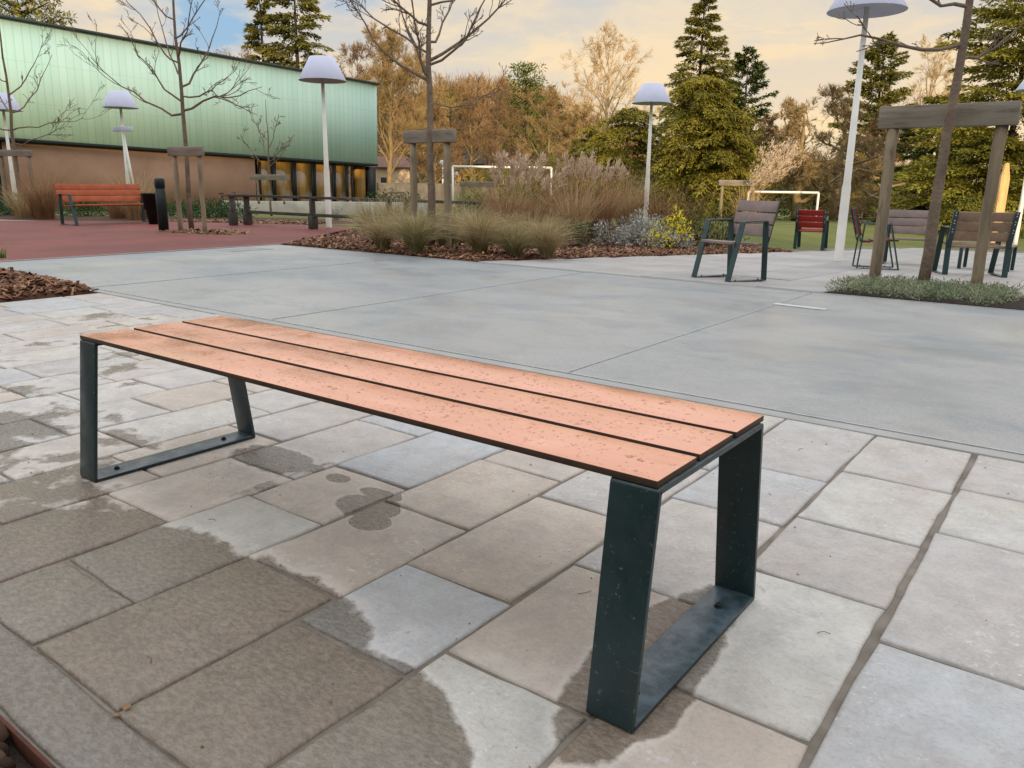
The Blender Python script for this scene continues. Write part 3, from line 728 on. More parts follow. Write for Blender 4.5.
# ------------------------------------------------------------------ vegetation generators
def unit(v): return v/(np.linalg.norm(v)+1e-9)
def branch_path(p,d,L,n,wander,up,r):
    P=[p.copy()]; d=d.copy()
    for k in range(n):
        d=unit(d+r.normal(size=3)*wander+np.array([0,0,up])); P.append(P[-1]+d*L/n)
    return np.array(P),d
def bare_tree(name,label,loc,H,tr,seed,bark,twig,clear=.3,n1=9,spread=.7,levels=3,crown_w=.35,sides=6,twist=.12,group=None,twmin=.012,nsub=7,lean=(0,0),up=.06,cat='tree',density=1.0):
    r=np.random.default_rng(seed); root=thing(name,label,cat,loc,0,group)
    g=Geo(); n=10
    hs=np.linspace(0,H*.93,n+1); wob=np.cumsum(r.normal(size=(n+1,2))*H*.008,0); wob[0]=0
    tp=np.column_stack([wob[:,0]+lean[0]*hs/H,wob[:,1]+lean[1]*hs/H,hs]); rad=tr*(1-.86*(hs/hs[-1])**1.1); rad[0]*=1.25
    g.tube(tp,rad,8); g.build('trunk',bark,root,smooth=True)
    c=Geo(); tw=Geo()
    def rec(p,d,L,rd,lev):
        n=5 if lev<2 else 3
        P,dd=branch_path(p,d,L,n,twist*(1 if lev<2 else 1.4),up if lev<3 else .02,r)
        rr=np.linspace(rd,max(rd*.35,twmin*.35),n+1)
        if rd>twmin: c.tube(P,rr,5 if lev==1 else 4,cap=False)
        else: tw.ribbon(P,np.linspace(max(rd*2,twmin),twmin*.5,n+1))
        if lev>=levels: return
        if lev==levels-1:
            k=int(round(nsub*2.4*density)); t=r.uniform(.12,1.0,k); idx=np.minimum(t*n,n-1e-6); a=idx.astype(int); q=P[a]+(P[a+1]-P[a])*(idx-a)[:,None]
            dl=P[a+1]-P[a]; dl/=np.linalg.norm(dl,axis=1)[:,None]+1e-9; sd=np.cross(dl,r.normal(size=(k,3))); sd/=np.linalg.norm(sd,axis=1)[:,None]+1e-9
            an=r.uniform(.35,1.0,k)[:,None]; d2=dl*np.cos(an)+sd*np.sin(an)+np.array([0,0,.15]); LL=(L*r.uniform(.4,.8,k)*(1.15-.45*t))[:,None]
            m1=q+d2*LL*.5+r.normal(size=(k,3))*LL*.05; m2=m1+(d2+r.normal(size=(k,3))*.3)*LL*.5
            tw.ribbons(np.stack([q,m1,m2],1),np.tile(np.array([1,.8,.4])*twmin*.8,(k,1)),np.full((k,1),.5)); return
        k=int(round((nsub if lev==1 else nsub*.9)*density))
        for i in range(k):
            t=r.uniform(.22,1.0)**.8; idx=t*n; a=int(min(idx,n-1)); q=P[a]+(P[a+1]-P[a])*(idx-a)
            dl=unit(P[a+1]-P[a]); side=unit(np.cross(dl,r.normal(size=3))); ang=r.uniform(.45,.95)
            rec(q,unit(dl*math.cos(ang)+side*math.sin(ang)+np.array([0,0,.12])),L*r.uniform(.38,.62)*(1.15-.45*t),max(rr[a]*.55,twmin*.4),lev+1)
    for i in range(n1):
        t=clear+(1-clear)*((i+.3)/n1); z=H*.93*t; idx=t*n; a=int(min(idx,n-1)); q=tp[a]+(tp[a+1]-tp[a])*(idx-a)
        th=i*2.399+r.uniform(-.5,.5); inc=spread*(1.15-.6*t)
        d=np.array([math.cos(th)*math.sin(inc*1.3),math.sin(th)*math.sin(inc*1.3),math.cos(inc*1.3)])
        rec(q,unit(d),H*crown_w*(1.25-.75*t)*r.uniform(.85,1.15),max(rad[a]*.5,twmin),1)
    if c.n: cr=c.build('crown',bark,root,smooth=True)
    if tw.n: 
        o=tw.build('twigs',twig,cr if c.n else root)
    return root

def conifer(name,label,loc,H,Rb,seed,mat,bark,droop=.25,clear=.05,n=70,leaf=.16,per=90,shape=.9,top=.0,ragged=.25,group=None,cat='tree',tr=None,cut=1.0):
    r=np.random.default_rng(seed); root=thing(name,label,cat,loc,0,group)
    leaf*=.60; per=int(per*3.6)
    tr=tr or H*.014
    g=Geo(); g.tube([(0,0,-.3),(0,0,H*.5),(0,0,H*.97)],[tr*1.3,tr*.7,tr*.12],7); g.build('trunk',bark,root,smooth=True)
    c=Geo()
    for i in range(n):
        t=clear+(1-clear)*((i+r.uniform(0,1))/n)**.9; z=H*t
        L=Rb*((1-t)**shape+top)*r.uniform(1-ragged,1+ragged*.4)+.02*H*.3
        th=r.uniform(0,2*math.pi); up=r.uniform(-.05,.25)+t*.5
        k=int(per*(.25+.75*(L/Rb))); s=r.uniform(.08,1,k)**.75
        bx=np.column_stack([math.cos(th)*L*s, math.sin(th)*L*s, z+L*(up*s-droop*s**2*1.3)])
        w=(.10+.22*(1-s))*L*.9+.05
        sidev=np.array([-math.sin(th),math.cos(th),0]); off=r.normal(size=k)*w*.55
        bx+=sidev*off[:,None]; bx[:,2]-=np.abs(off)*.35+np.abs(r.normal(size=k))*leaf*.5
        d=np.column_stack([math.cos(th)*np.ones(k),math.sin(th)*np.ones(k),-droop*np.ones(k)*1.2])*.8+sidev*(np.sign(off)*.6)[:,None]+r.normal(size=(k,3))*.35
        d/=np.linalg.norm(d,axis=1)[:,None]
        sd=np.cross(d,np.array([0,0,1.])+r.normal(size=(k,3))*.5); sd/=np.linalg.norm(sd,axis=1)[:,None]+1e-9
        base=r.uniform(0,.55)
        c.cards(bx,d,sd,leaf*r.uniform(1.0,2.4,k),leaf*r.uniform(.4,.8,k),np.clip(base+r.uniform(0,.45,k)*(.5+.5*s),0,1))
    c.build('crown',mat,root)
    return root

def clump_crown(c,centers,radii,r,leaf,dens,droopy=.5,flat=.6,vb=(0,.5)):
    for ctr,rad in zip(centers,radii):
        k=int(dens*rad*rad/(leaf*leaf)); 
        v=r.normal(size=(k,3)); v/=np.linalg.norm(v,axis=1)[:,None]; rr=r.uniform(.55,1.05,k)[:,None]
        p=np.array(ctr)+v*rr*np.array([rad,rad,rad*flat])
        d=v*.7+r.normal(size=(k,3))*.45; d[:,2]-=droopy; d/=np.linalg.norm(d,axis=1)[:,None]
        sd=np.cross(d,r.normal(size=(k,3))); sd/=np.linalg.norm(sd,axis=1)[:,None]+1e-9
        b=r.uniform(*vb)
        c.cards(p,d,sd,leaf*r.uniform(.9,2.3,k),leaf*r.uniform(.35,.75,k),np.clip(b+r.uniform(0,.4,k),0,1))
def broad_tree(name,label,loc,H,Rx,seed,mat,bark,nc=60,leaf=.2,dens=3.2,z0=.08,droopy=.5,prof=None,crad=(.16,.30),flat=.6,tr=None,group=None,cat='tree'):
    """broad evergreen: limbs carrying leafy clumps, gaps between them"""
    leaf*=.40; dens*=1.35
    r=np.random.default_rng(seed); root=thing(name,label,cat,loc,0,group); tr=tr or H*.025
    prof=prof or (lambda t: math.sin(math.pi*min(1,(t*.80+.22)))**.7)
    g=Geo(); g.tube([(0,0,-.3),(H*.01,0,H*.4),(0,H*.01,H*.85)],[tr*1.3,tr*.8,tr*.2],8)
    C=[];Rd=[]
    for i in range(nc):
        t=z0+(1-z0)*((i+.5)/nc); th=i*2.399+r.uniform(-.4,.4); R=Rx*prof(t)
        s=math.sqrt(r.uniform(.30,1)); p=np.array([math.cos(th)*R*s,math.sin(th)*R*s,H*t*r.uniform(.96,1.02)])
        C.append(p); Rd.append(Rx*r.uniform(*crad)*(.65+.35*prof(t)))
        q=np.array([0,0,max(0,p[2]-R*s*.5)]); g.tube([q,(q+p)/2+np.array([0,0,-.05*R]),p],[tr*.35,tr*.2,tr*.06],4,cap=False)
    g.build('trunk',bark,root,smooth=True)
    c=Geo(); clump_crown(c,C,Rd,r,leaf,dens,droopy,flat); c.build('crown',mat,root)
    return root

def blades(g,c,n,h,spread,r,w=.006,arch=.8,val=(0,1),seg=4,base_r=.06,tipval=None):
    """arching grass blades as ribbons; c base"""
    th=r.uniform(0,2*math.pi,n); b=np.array(c)+np.column_stack([np.cos(th),np.sin(th),np.zeros(n)])*(base_r*np.sqrt(r.random(n)))[:,None]
    L=h*np.where(r.random(n)<.5,r.uniform(.45,.9,n),r.uniform(.8,1.3,n)); out=spread*r.uniform(.1,1.0,n)*(.6+.5*L/h); t2=th+r.normal(size=n)*.5
    dd=np.column_stack([np.cos(t2),np.sin(t2),np.zeros(n)]); sv=np.linspace(0,1,seg+1)
    P=b[:,None]+(out[:,None]*sv**1.7)[...,None]*dd[:,None]; P[...,2]+=L[:,None]*(sv-arch*.45*sv**2.5)
    P+=r.normal(size=(n,seg+1,3))*.006*sv[None,:,None]*h
    side=np.cross(dd,[0,0,1.])+r.normal(size=(n,3))*.6; side/=np.linalg.norm(side,axis=1)[:,None]
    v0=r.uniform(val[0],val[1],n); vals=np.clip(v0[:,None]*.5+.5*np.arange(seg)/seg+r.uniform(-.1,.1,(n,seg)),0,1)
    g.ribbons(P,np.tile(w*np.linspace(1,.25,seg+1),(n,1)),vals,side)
def grass_tuft(name,label,loc,h,spread,n,seed,mat,w=.006,base_r=.07,arch=.8,group=None,cat='grass clump',val=(0,1)):
    g=Geo(); r=np.random.default_rng(seed); blades(g,(0,0,0),n,h,spread,r,w,arch,val,base_r=base_r)
    o=g.build(name,mat); o.location=loc; return tag(o,label,cat,group)
def shrub(name,label,loc,h,rad,seed,leafm,stemm,leaf=.03,dens=1.8,nc=26,stems=30,flat=.8,cat='shrub',group=None,droopy=-.2,twiggy=0):
    r=np.random.default_rng(seed); root=thing(name,label,cat,loc,0,group)
    g=Geo(); C=[];Rd=[]
    for i in range(nc):
        th=r.uniform(0,6.283); s=math.sqrt(r.random()); t=r.uniform(.25,1)
        rr=rad*(1-.45*t**2)*s; p=np.array([math.cos(th)*rr,math.sin(th)*rr,h*t*(1-.25*s)]); C.append(p); Rd.append(rad*r.uniform(.14,.30))
    for i in range(stems):
        p=C[i%nc]+r.normal(size=3)*rad*.12; m=p*.45; g.tube([(p[0]*.1,p[1]*.1,-.02),m,p],[.007,.005,.002],4,cap=False)
    for i in range(twiggy):
        th=r.uniform(0,6.283); s=r.random(); d=np.array([math.cos(th)*s*.7,math.sin(th)*s*.7,1.0]); d=unit(d); L=h*r.uniform(.7,1.2)
        P,_=branch_path(np.array([r.normal()*rad*.15,r.normal()*rad*.15,0]),d,L,5,.14,.02,r); g.ribbon(P,.012)
        for k in range(5):
            q=P[r.integers(1,6)]; P2,_=branch_path(q,unit(d+r.normal(size=3)*.6),L*.3,3,.2,0,r); g.ribbon(P2,.008)
    g.build('stems',stemm,root)
    if leaf: c=Geo(); clump_crown(c,C,Rd,r,leaf,dens,droopy,flat,(0,.6)); c.build('foliage',leafm,root)
    return root

# ------------------------------------------------------------------ planting beds
def mound(name,poly,h,mat,n=46,seed=1,z=0.0):
    """low mounded sheet inside polygon (convex-ish), via grid clipped by distance to edges"""
    poly=np.array(poly,float); r=np.random.default_rng(seed)
    mn=poly.min(0); mx=poly.max(0); m=len(poly)
    area=sum(poly[i][0]*poly[(i+1)%m][1]-poly[(i+1)%m][0]*poly[i][1] for i in range(m)); sg=1 if area>0 else -1
    c=poly.mean(0); rings=10; P=[];F=[]
    # densify boundary
    B=[]
    for i in range(m):
        a,b=poly[i],poly[(i+1)%m]; k=max(2,int(np.linalg.norm(b-a)/.25))
        for t in np.linspace(0,1,k,endpoint=False): B.append(a+(b-a)*t)
    B=np.array(B); nb=len(B)
    for k in range(rings+1):
        s=(k/rings)**1.6; q=B+(c-B)*s; zz=z+h*(1-math.exp(-6*k/rings))+ (r.normal(size=nb)*h*.12 if k>0 else 0)
        P.append(np.column_stack([q,np.broadcast_to(zz,nb)]))
    P.insert(0,P[0]-[0,0,.4]); rings+=1
    P=np.concatenate(P); i=np.arange(nb); j=(i+1)%nb; g=Geo()
    P[:,2]+=np.array([ground_z(a_,b_)*(1 if b_>7 else 0) for a_,b_ in P[:,:2]])
    g.add(P,np.concatenate([np.stack([k*nb+i,k*nb+j,(k+1)*nb+j,(k+1)*nb+i],-1) for k in range(rings)]))
    return tag(g.build(name,mat,smooth=True),kind='structure')
def inside(p,poly):
    x,y=p; c=False; n=len(poly)
    for i in range(n):
        x1,y1=poly[i]; x2,y2=poly[(i+1)%n]
        if (y1>y)!=(y2>y) and x<(x2-x1)*(y-y1)/(y2-y1)+x1: c=not c
    return c
def chips(name,poly,n,size,mat,z,seed,h=0.0,label=None,edge=.2,flat=.35,bias=None,cat='bark chips'):
    r=np.random.default_rng(seed); poly=[tuple(p) for p in poly]; a=np.array(poly); mn=a.min(0); mx=a.max(0); g=Geo()
    pts=[]
    while len(pts)<n:
        p=r.uniform(mn,mx)
        if bias is not None and r.random()>bias(p): continue
        if inside(p,poly): pts.append(p)
    p=np.array(pts); dm=np.full(n,1e9)
    for i in range(len(poly)):
        A0=a[i];B0=a[(i+1)%len(poly)]; ab=B0-A0; t=np.clip(((p-A0)@ab)/(ab@ab),0,1); dm=np.minimum(dm,np.linalg.norm(p-A0-t[:,None]*ab,axis=1))
    zz=z+h*(1-np.exp(-dm/edge))+np.abs(r.normal(size=n))*size*.25
    zz=zz+np.array([ground_z(a_,b_)*(1 if (b_>7 and a_>-12) else 0) for a_,b_ in p])
    s=size*r.uniform(.5,1.5,n); e=np.column_stack([s,s*r.uniform(.35,.8,n),s*.18])/2
    q=np.array([[-1,-1,0],[1,-.7,0],[.8,1,0],[-.9,.8,0],[-.8,-.8,1],[.8,-.6,1],[.7,.8,1],[-.7,.7,1]])
    Q=q[None]*e[:,None]; az_=r.uniform(0,6.28,n); tx=r.normal(size=n)*flat; ty=r.normal(size=n)*flat
    X_=Q[...,0]*np.cos(az_)[:,None]-Q[...,1]*np.sin(az_)[:,None]; Y_=Q[...,0]*np.sin(az_)[:,None]+Q[...,1]*np.cos(az_)[:,None]
    Z_=Q[...,2]+X_*np.tan(ty).clip(-2,2)[:,None]+Y_*np.tan(tx).clip(-2,2)[:,None]
    Vv=np.stack([X_+p[:,0,None],Y_+p[:,1,None],Z_+zz[:,None]],-1).reshape(-1,3)
    F=(np.array([[0,1,5,4],[1,2,6,5],[2,3,7,6],[3,0,4,7],[4,5,6,7]])[None]+np.arange(n)[:,None,None]*8).reshape(-1,4)
    g.add(Vv,F,np.repeat(r.uniform(0,1,n)**1.3,5))
    o=g.build(name,mat); return tag(o,label,cat,kind='stuff')

bedL=[(-6.64,3.15),(-9.0,3.20),(-9.0,-2.5),(-6.64,-2.5)]
mound('planting_bed',bedL,.08,M['mulchbase'],seed=2,z=-.01)
chips('bark_mulch',bedL,13000,.042,M['chip'],.015,4,.15,'heap of reddish brown bark chips beside the paving at the left edge',edge=.35,bias=lambda p:1 if p[1]>.6 else .12)
bedC=[(-9.78,7.46),(-6.13,7.46),(-5.25,12.1),(-4.75,15.2),(-7.6,17.5),(-12.0,15.5),(-12.5,11.6)]
mound('planting_bed',bedC,.05,M['mulchbase'],seed=3,z=-.01)
chips('bark_mulch',bedC,17000,.040,M['chip'],.005,5,.05,'reddish brown bark chips covering the centre planting bed',edge=.3,bias=lambda p:1 if (p[1]<8.6 or p[0]>bed_edge_x(p[1])-.9) else .15)
bedN=[(-6.62,.405),(-6.62,-2.5),(2.1,-2.5),(2.1,.405)]
# near soil bed with rusty edging
g=Geo(); r=np.random.default_rng(9); nx,ny=180,60
xs=np.linspace(-6.62,2.1,nx); ys=np.linspace(-2.5,.418,ny); P=[(x,y,-.014+.010*r.normal()) for y in ys for x in xs]; i=(np.arange(ny-1)[:,None]*nx+np.arange(nx-1)[None]).ravel()
g.add(P,np.stack([i,i+1,i+nx+1,i+nx],-1)); tag(g.build('soil_bed',M['soil'],smooth=True),kind='structure')
g=Geo(); g.box((-2.26,.4245,-.022),(8.72,.007,.05)); o=g.build('steel_edging',M['rust'],bevel=.001); tag(o,'rust-brown steel strip edging the soil at the bottom left','edging')
def clods():
    g=Geo(); r=np.random.default_rng(12)
    for i in range(900):
        x=r.uniform(-2.2,-.7); y=r.uniform(-.1,.40); s=abs(r.normal())*.010+.006
        if i<70: x=r.uniform(-1.6,-1.0); y=r.uniform(.2,.39); s=r.uniform(.010,.022)
        th=np.arange(7)*2*math.pi/7; P=[]
        for fz,fr in ((-.6,.6),(0,1.0),(.6,.7)): P.append(np.column_stack([np.cos(th)*fr,np.sin(th)*fr,np.full(7,fz)])*s*r.uniform(.75,1.25,(7,1)))
        P.append([[0,0,.9*s]]); P=np.concatenate(P)*np.array([1,r.uniform(.6,1),.8])+np.array([x,y,-.010+s*.4])
        F=[[k*7+q,k*7+(q+1)%7,(k+1)*7+(q+1)%7,(k+1)*7+q] for k in range(2) for q in range(7)]
        v=r.random(); g.add(P,F,v); k=g.n-22; g.f.append((np.array([[k+14+q,k+14+(q+1)%7,k+21] for q in range(7)]),np.full(7,v),0))
    o=g.build('soil_clods',M['clod'],smooth=True); tag(o,'dark crumbly soil clods in the bottom left corner',kind='stuff',cat='soil')
clods()
# green blades at left edge of the left bed
grass_tuft('grass_tuft','small green grass tuft on the bark heap at the left edge',(*G(1,274)[:2],.15),.14,.1,60,3,M['greengrass'],w=.008)
# small dry leaf bits
def dry_leaf(label,px,py,s,rz):
    p=G(px,py); g=Geo(); r=np.random.default_rng(int(px))
    P=[(0,-.5,0),(.30,-.28,.07),(.42,.05,.12),(.22,.42,.06),(0,.62,.02),(-.25,.38,.08),(-.40,.0,.14),(-.26,-.32,.06),(0,0,.0)]
    g.add(np.array(P)*s,[[8,i,(i+1)%8] for i in range(8)]); o=g.build('dry_leaf',M['leaf_litter']); o.location=(p[0],p[1],.004); o.rotation_euler=(0,0,rz)
    return tag(o,label,'leaf')
dry_leaf('curled tan leaf on the damp slab joint at the bottom left',127,709,.017,.5)
dry_leaf('smaller leaf scrap just left of the curled leaf at the bottom left',116,717,.012,2)
# fallen leaf scrap under bench & on slat
def debris():
    g=Geo(); r=np.random.default_rng(31); n=260
    p=np.column_stack([r.uniform(-5.5,1.2,n),r.uniform(.56,3.1,n)])
    for q in p:
        s_=r.uniform(.0012,.0035); k=5; th=np.arange(k)*2*math.pi/k
        a=np.column_stack([q[0]+s_*np.cos(th)*r.uniform(.6,1.5),q[1]+s_*np.sin(th),np.full(k,.0005)]); P=np.concatenate([a,[[q[0],q[1],s_*.9+.001]]])
        g.add(P,[[i,(i+1)%k,k] for i in range(k)],float(r.random()))
    for q in range(26):
        x=r.uniform(-4,.8); y=r.uniform(.6,3.0); a=r.uniform(0,6.28); L=r.uniform(.012,.04); g.tube([(x,y,.003),(x+L*.5*math.cos(a),y+L*.5*math.sin(a),.005),(x+L*math.cos(a+.3),y+L*math.sin(a+.3),.003)],.0008,4,val=.3)
    tag(g.build('grit',M['leaf_litter']),'tiny grit and plant scraps scattered over the sandstone slabs',kind='stuff',cat='grit')
debris()

# ground cover bed on the right
bedR=[(-2.02,7.405),(-.44,7.405),(-.44,8.72),(-2.02,8.72)]
mound('planting_bed',bedR,.02,M['soil'],seed=4,z=-.004)
def groundcover():
    g=Geo(); r=np.random.default_rng(8); 
    C=[]
    while len(C)<760:
        p=r.uniform((-2.0,7.42),(-.45,8.7)); 
        if inside(p,[(-2.0,7.43),(-.62,7.43),(-.56,8.62),(-1.96,8.66)]): C.append((p[0],p[1],.03+r.uniform(0,.06)-TS*(p[1]-7.4)))
    clump_crown(g,C,[r.uniform(.04,.075) for _ in C],r,.016,1.5,-.5,.8,(0,.6))
    o=g.build('ground_cover',M['ground']); tag(o,'mat of grey green ground cover plants around the right tree stakes','ground cover',kind='stuff')
groundcover()

# ------------------------------------------------------------------ staked young trees
def stakes(label,P1,P2,H,bw,bh,ext,rad,third=None,mat=None,group='timber stakes holding the young trees'):
    P1=np.array(P1);P2=np.array(P2); u=(P2-P1)/np.linalg.norm(P2-P1); rz=math.atan2(u[1],u[0])
    root=thing('tree_stakes',label,'tree stakes',(P1[0],P1[1],0),0,group)
    d=P2-P1
    r=np.random.default_rng(int(abs(P1[0])*100))
    for q in [np.zeros(2),d]+([third] if third is not None else []):
        g=Geo(); zs=np.linspace(-.05,H-bh+.004,9); w=r.normal(size=(9,2))*rad*.10
        g.tube(np.column_stack([q[0]+w[:,0],q[1]+w[:,1],zs]),rad*(1+.04*r.normal(size=9)),10); g.build('post',M['stake'],root,smooth=True)
    c=d/2; g=Geo(); nn=np.array([u[1],-u[0]])
    L=np.linalg.norm(d)+2*ext
    g.box((0,0,0),(L,bw,bh)); o=g.build('beam',M['beam'],root,bevel=.008); o.location=(c[0]+nn[0]*rad*.2,c[1]+nn[1]*rad*.2,H-bh/2); o.rotation_euler=(0,0,rz)
    return root
def young_tree(label,loc,H,r0,limbs,seed,bark='bark_grey',extra=16,twr=.004,scale=1.0,ntw=6,fork=None):
    """limbs: list of (z, azimuth unit (x,y), length, rise, radius)"""
    r=np.random.default_rng(seed); root=thing('young_tree',label,'tree',loc,0,'leafless young trees held by stakes')
    g=Geo(); n=12; zs=np.linspace(-.05,H,n+1); w=np.cumsum(r.normal(size=(n+1,2))*.012*H/4,0); w[0]=0
    tp=np.column_stack([w,zs]); rad=r0*(1-.80*(zs/H).clip(0,1)); g.tube(tp,rad,9); g.build('trunk',M[bark],root,smooth=True)
    c=Geo()
    def sub(P,rr,L,lev):
        k=ntw if lev==1 else 3
        for i in range(k):
            t=r.uniform(.25,1.0); idx=t*(len(P)-1); a=int(min(idx,len(P)-2)); q=P[a]+(P[a+1]-P[a])*(idx-a)
            dl=unit(P[a+1]-P[a]); s=unit(np.cross(dl,r.normal(size=3))); ang=r.uniform(.4,.9)
            l=L*r.uniform(.25,.5); P2,_=branch_path(q,unit(dl*math.cos(ang)+s*math.sin(ang)+np.array([0,0,.15])),l,4,.16,.07,r)
            r2=np.linspace(rr[a]*.55,twr,5); c.tube(P2,np.maximum(r2,twr*.7),4,cap=False)
            if lev<3: sub(P2,r2,l,lev+1)
    for (z,az,L,rise,rd) in limbs:
        idx=(z+.05)/(H+.05)*n; a=int(min(idx,n-1)); q=tp[a]+(tp[a+1]-tp[a])*(idx-a)
        s=np.linspace(0,1,8); P=q+np.outer(L*s,[az[0],az[1],0])+np.outer(rise*(s**1.5),[0,0,1.]); P[1:]+=np.cumsum(r.normal(size=(7,3))*L*.032,0)
        rr=np.linspace(rd,twr*1.2,8); c.tube(P,rr,6,cap=False); sub(P,rr,L,1)
    c.build('crown',M[bark],root,smooth=True)
    return root
rt2=np.array([.8,.6]); fw2=np.array([-.598,.8])
def az(l,f=0.0): 
    v=rt2*l+fw2*f; return v/np.linalg.norm(v)
# right tree (nearest)
stakes('nearest pair of round timber stakes with a broad top board, rising from ground cover',(-1.84,8.50),(-.95,8.48),1.675,.10,.20,.13,.052)
young_tree('nearest leafless young tree at the right with a long bare limb reaching left',(-1.37,8.30,0),4.6,.056,
   [(2.15,az(-1,.05),1.15,.10,.020),(2.02,az(1,.2),.62,.42,.018),(2.45,az(-1,-.2),1.3,.25,.018),(2.62,az(1,.0),1.0,.25,.018),(2.55,az(-.6,.8),.9,.4,.016),(3.0,az(.3,-1),.8,.7,.015),(3.3,az(-.9,.3),.9,.6,.014),(3.5,az(.8,.4),.8,.6,.014)],11,ntw=4)
# centre tree
P2=G(448,250); P1=PY(409,215,P2[1]+.02)
stakes('pair of timber stakes with a thick top board in the feather grass bed, centre left',(P2[0]-.66,P2[1]+.02),(P2[0],P2[1]),1.62,.12,.17,.13,.052)
tc_=D(430,236,11.2)
young_tree('leafless young tree with upswept fan of branches rising from the feather grass',(tc_[0],tc_[1],0),4.9,.062,
   [(2.25,az(-1,.1),1.15,1.25,.026),(2.30,az(-.6,.7),.9,1.5,.024),(2.5,az(1,.1),1.15,1.15,.026),(2.3,az(-.3,-.9),.8,1.3,.02),(2.75,az(.5,.8),.8,1.2,.02),(2.95,az(-1,-.3),1.0,.9,.02),(2.45,az(.9,-.4),.9,1.1,.02),(1.95,az(1,.1),1.05,.16,.011),(3.2,az(.8,-.2),.9,.8,.016),(3.4,az(-.8,.3),.8,.8,.015),(2.6,az(-.95,.5),1.2,.75,.018)],12,ntw=7)
# left tree on red surface
q=G(181,232); q2=G(207,232)
stakes('pair of leaning timber stakes with a short board on the red surface beside the bollard',G(181,231.5)[:2],G(205,232.5)[:2],1.47,.09,.16,.10,.042)
young_tree('leafless young tree with wide curving limbs between its leaning stakes by the bollard',(*G(192,230)[:2],0),5.0,.05,
   [(2.05,az(-1,.1),1.75,1.1,.024),(2.1,az(1,.0),1.45,.55,.024),(2.25,az(-.9,-.3),.9,1.1,.02),(2.35,az(1,-.2),1.15,.45,.018),(2.5,az(.6,.6),.8,1.4,.022),(2.7,az(-.6,.7),.9,1.3,.02),(3.0,az(.7,-.5),.8,1.2,.018),(2.9,az(-1,.1),1.0,1.3,.018),(3.3,az(1,.2),.8,1.1,.016),(3.6,az(-.7,0),.7,1.0,.015)],13,ntw=6)
chips('leaf_litter',[(-13.7,7.6),(-12.2,7.9),(-12.0,8.5),(-12.9,8.75),(-13.8,8.3)],420,.055,M['leaf_litter'],.004,6,0,'brown leaves lying around the stakes on the red surface',cat='leaves')
# far-left tree
p=D(24,205,19.5); stakes('pair of pale stakes with a short board at the far left behind brown reeds',(p[0]-.35,p[1]-.25),(p[0]+.25,p[1]+.15),1.55,.10,.15,.08,.045)
young_tree('leafless young tree at the far left edge beside the lamp post',(p[0]-.02,p[1],0),4.9,.055,
   [(2.0,az(1,.0),1.7,.35,.02),(1.7,az(1,.2),1.3,.40,.016),(2.0,az(-1,.1),1.3,1.1,.02),(2.4,az(.7,.6),1.0,1.5,.02),(2.4,az(-.7,.5),.9,1.4,.02),(2.8,az(1,-.2),1.0,1.2,.018),(3.1,az(-1,0),.8,1.1,.015)],14,ntw=6)
# tree in front of glazing
x,y,z=V(270,33); stakes('thin pale stakes with a board in front of the hall windows',(x-.4,y-.3),(x+.45,y+.34),1.15,.08,.22,.3,.05)
young_tree('small leafless young tree standing in front of the hall windows',(x,y,z),4.6,.05,
   [(2.0,az(-1,.1),1.1,1.3,.02),(2.2,az(1,.1),1.0,1.2,.02),(2.4,az(-.5,.7),.8,1.5,.018),(2.7,az(.6,-.5),.8,1.4,.018),(1.9,az(1,-.3),.9,.9,.016),(3.0,az(-.9,0),.8,1.2,.016)],15,ntw=5,twr=.008)
# small far stakes
x,y,z=V(478,27); stakes('pair of stakes with a board half hidden by the plumed reeds',(x-.42,y-.3),(x+.34,y+.24),.97,.1,.17,.12,.055)
x,y,z=V(735,23); stakes('pale stakes with a board before the plume grass right of the yellow shrub',(x-.30,y-.22),(x+.42,y+.30),1.10,.1,.16,.12,.045)
x,y,z=V(397,46); stakes('tiny far stakes with a board beside the hall corner',(x-.3,y-.2),(x+.3,y+.22),.38,.1,.12,.08,.05)

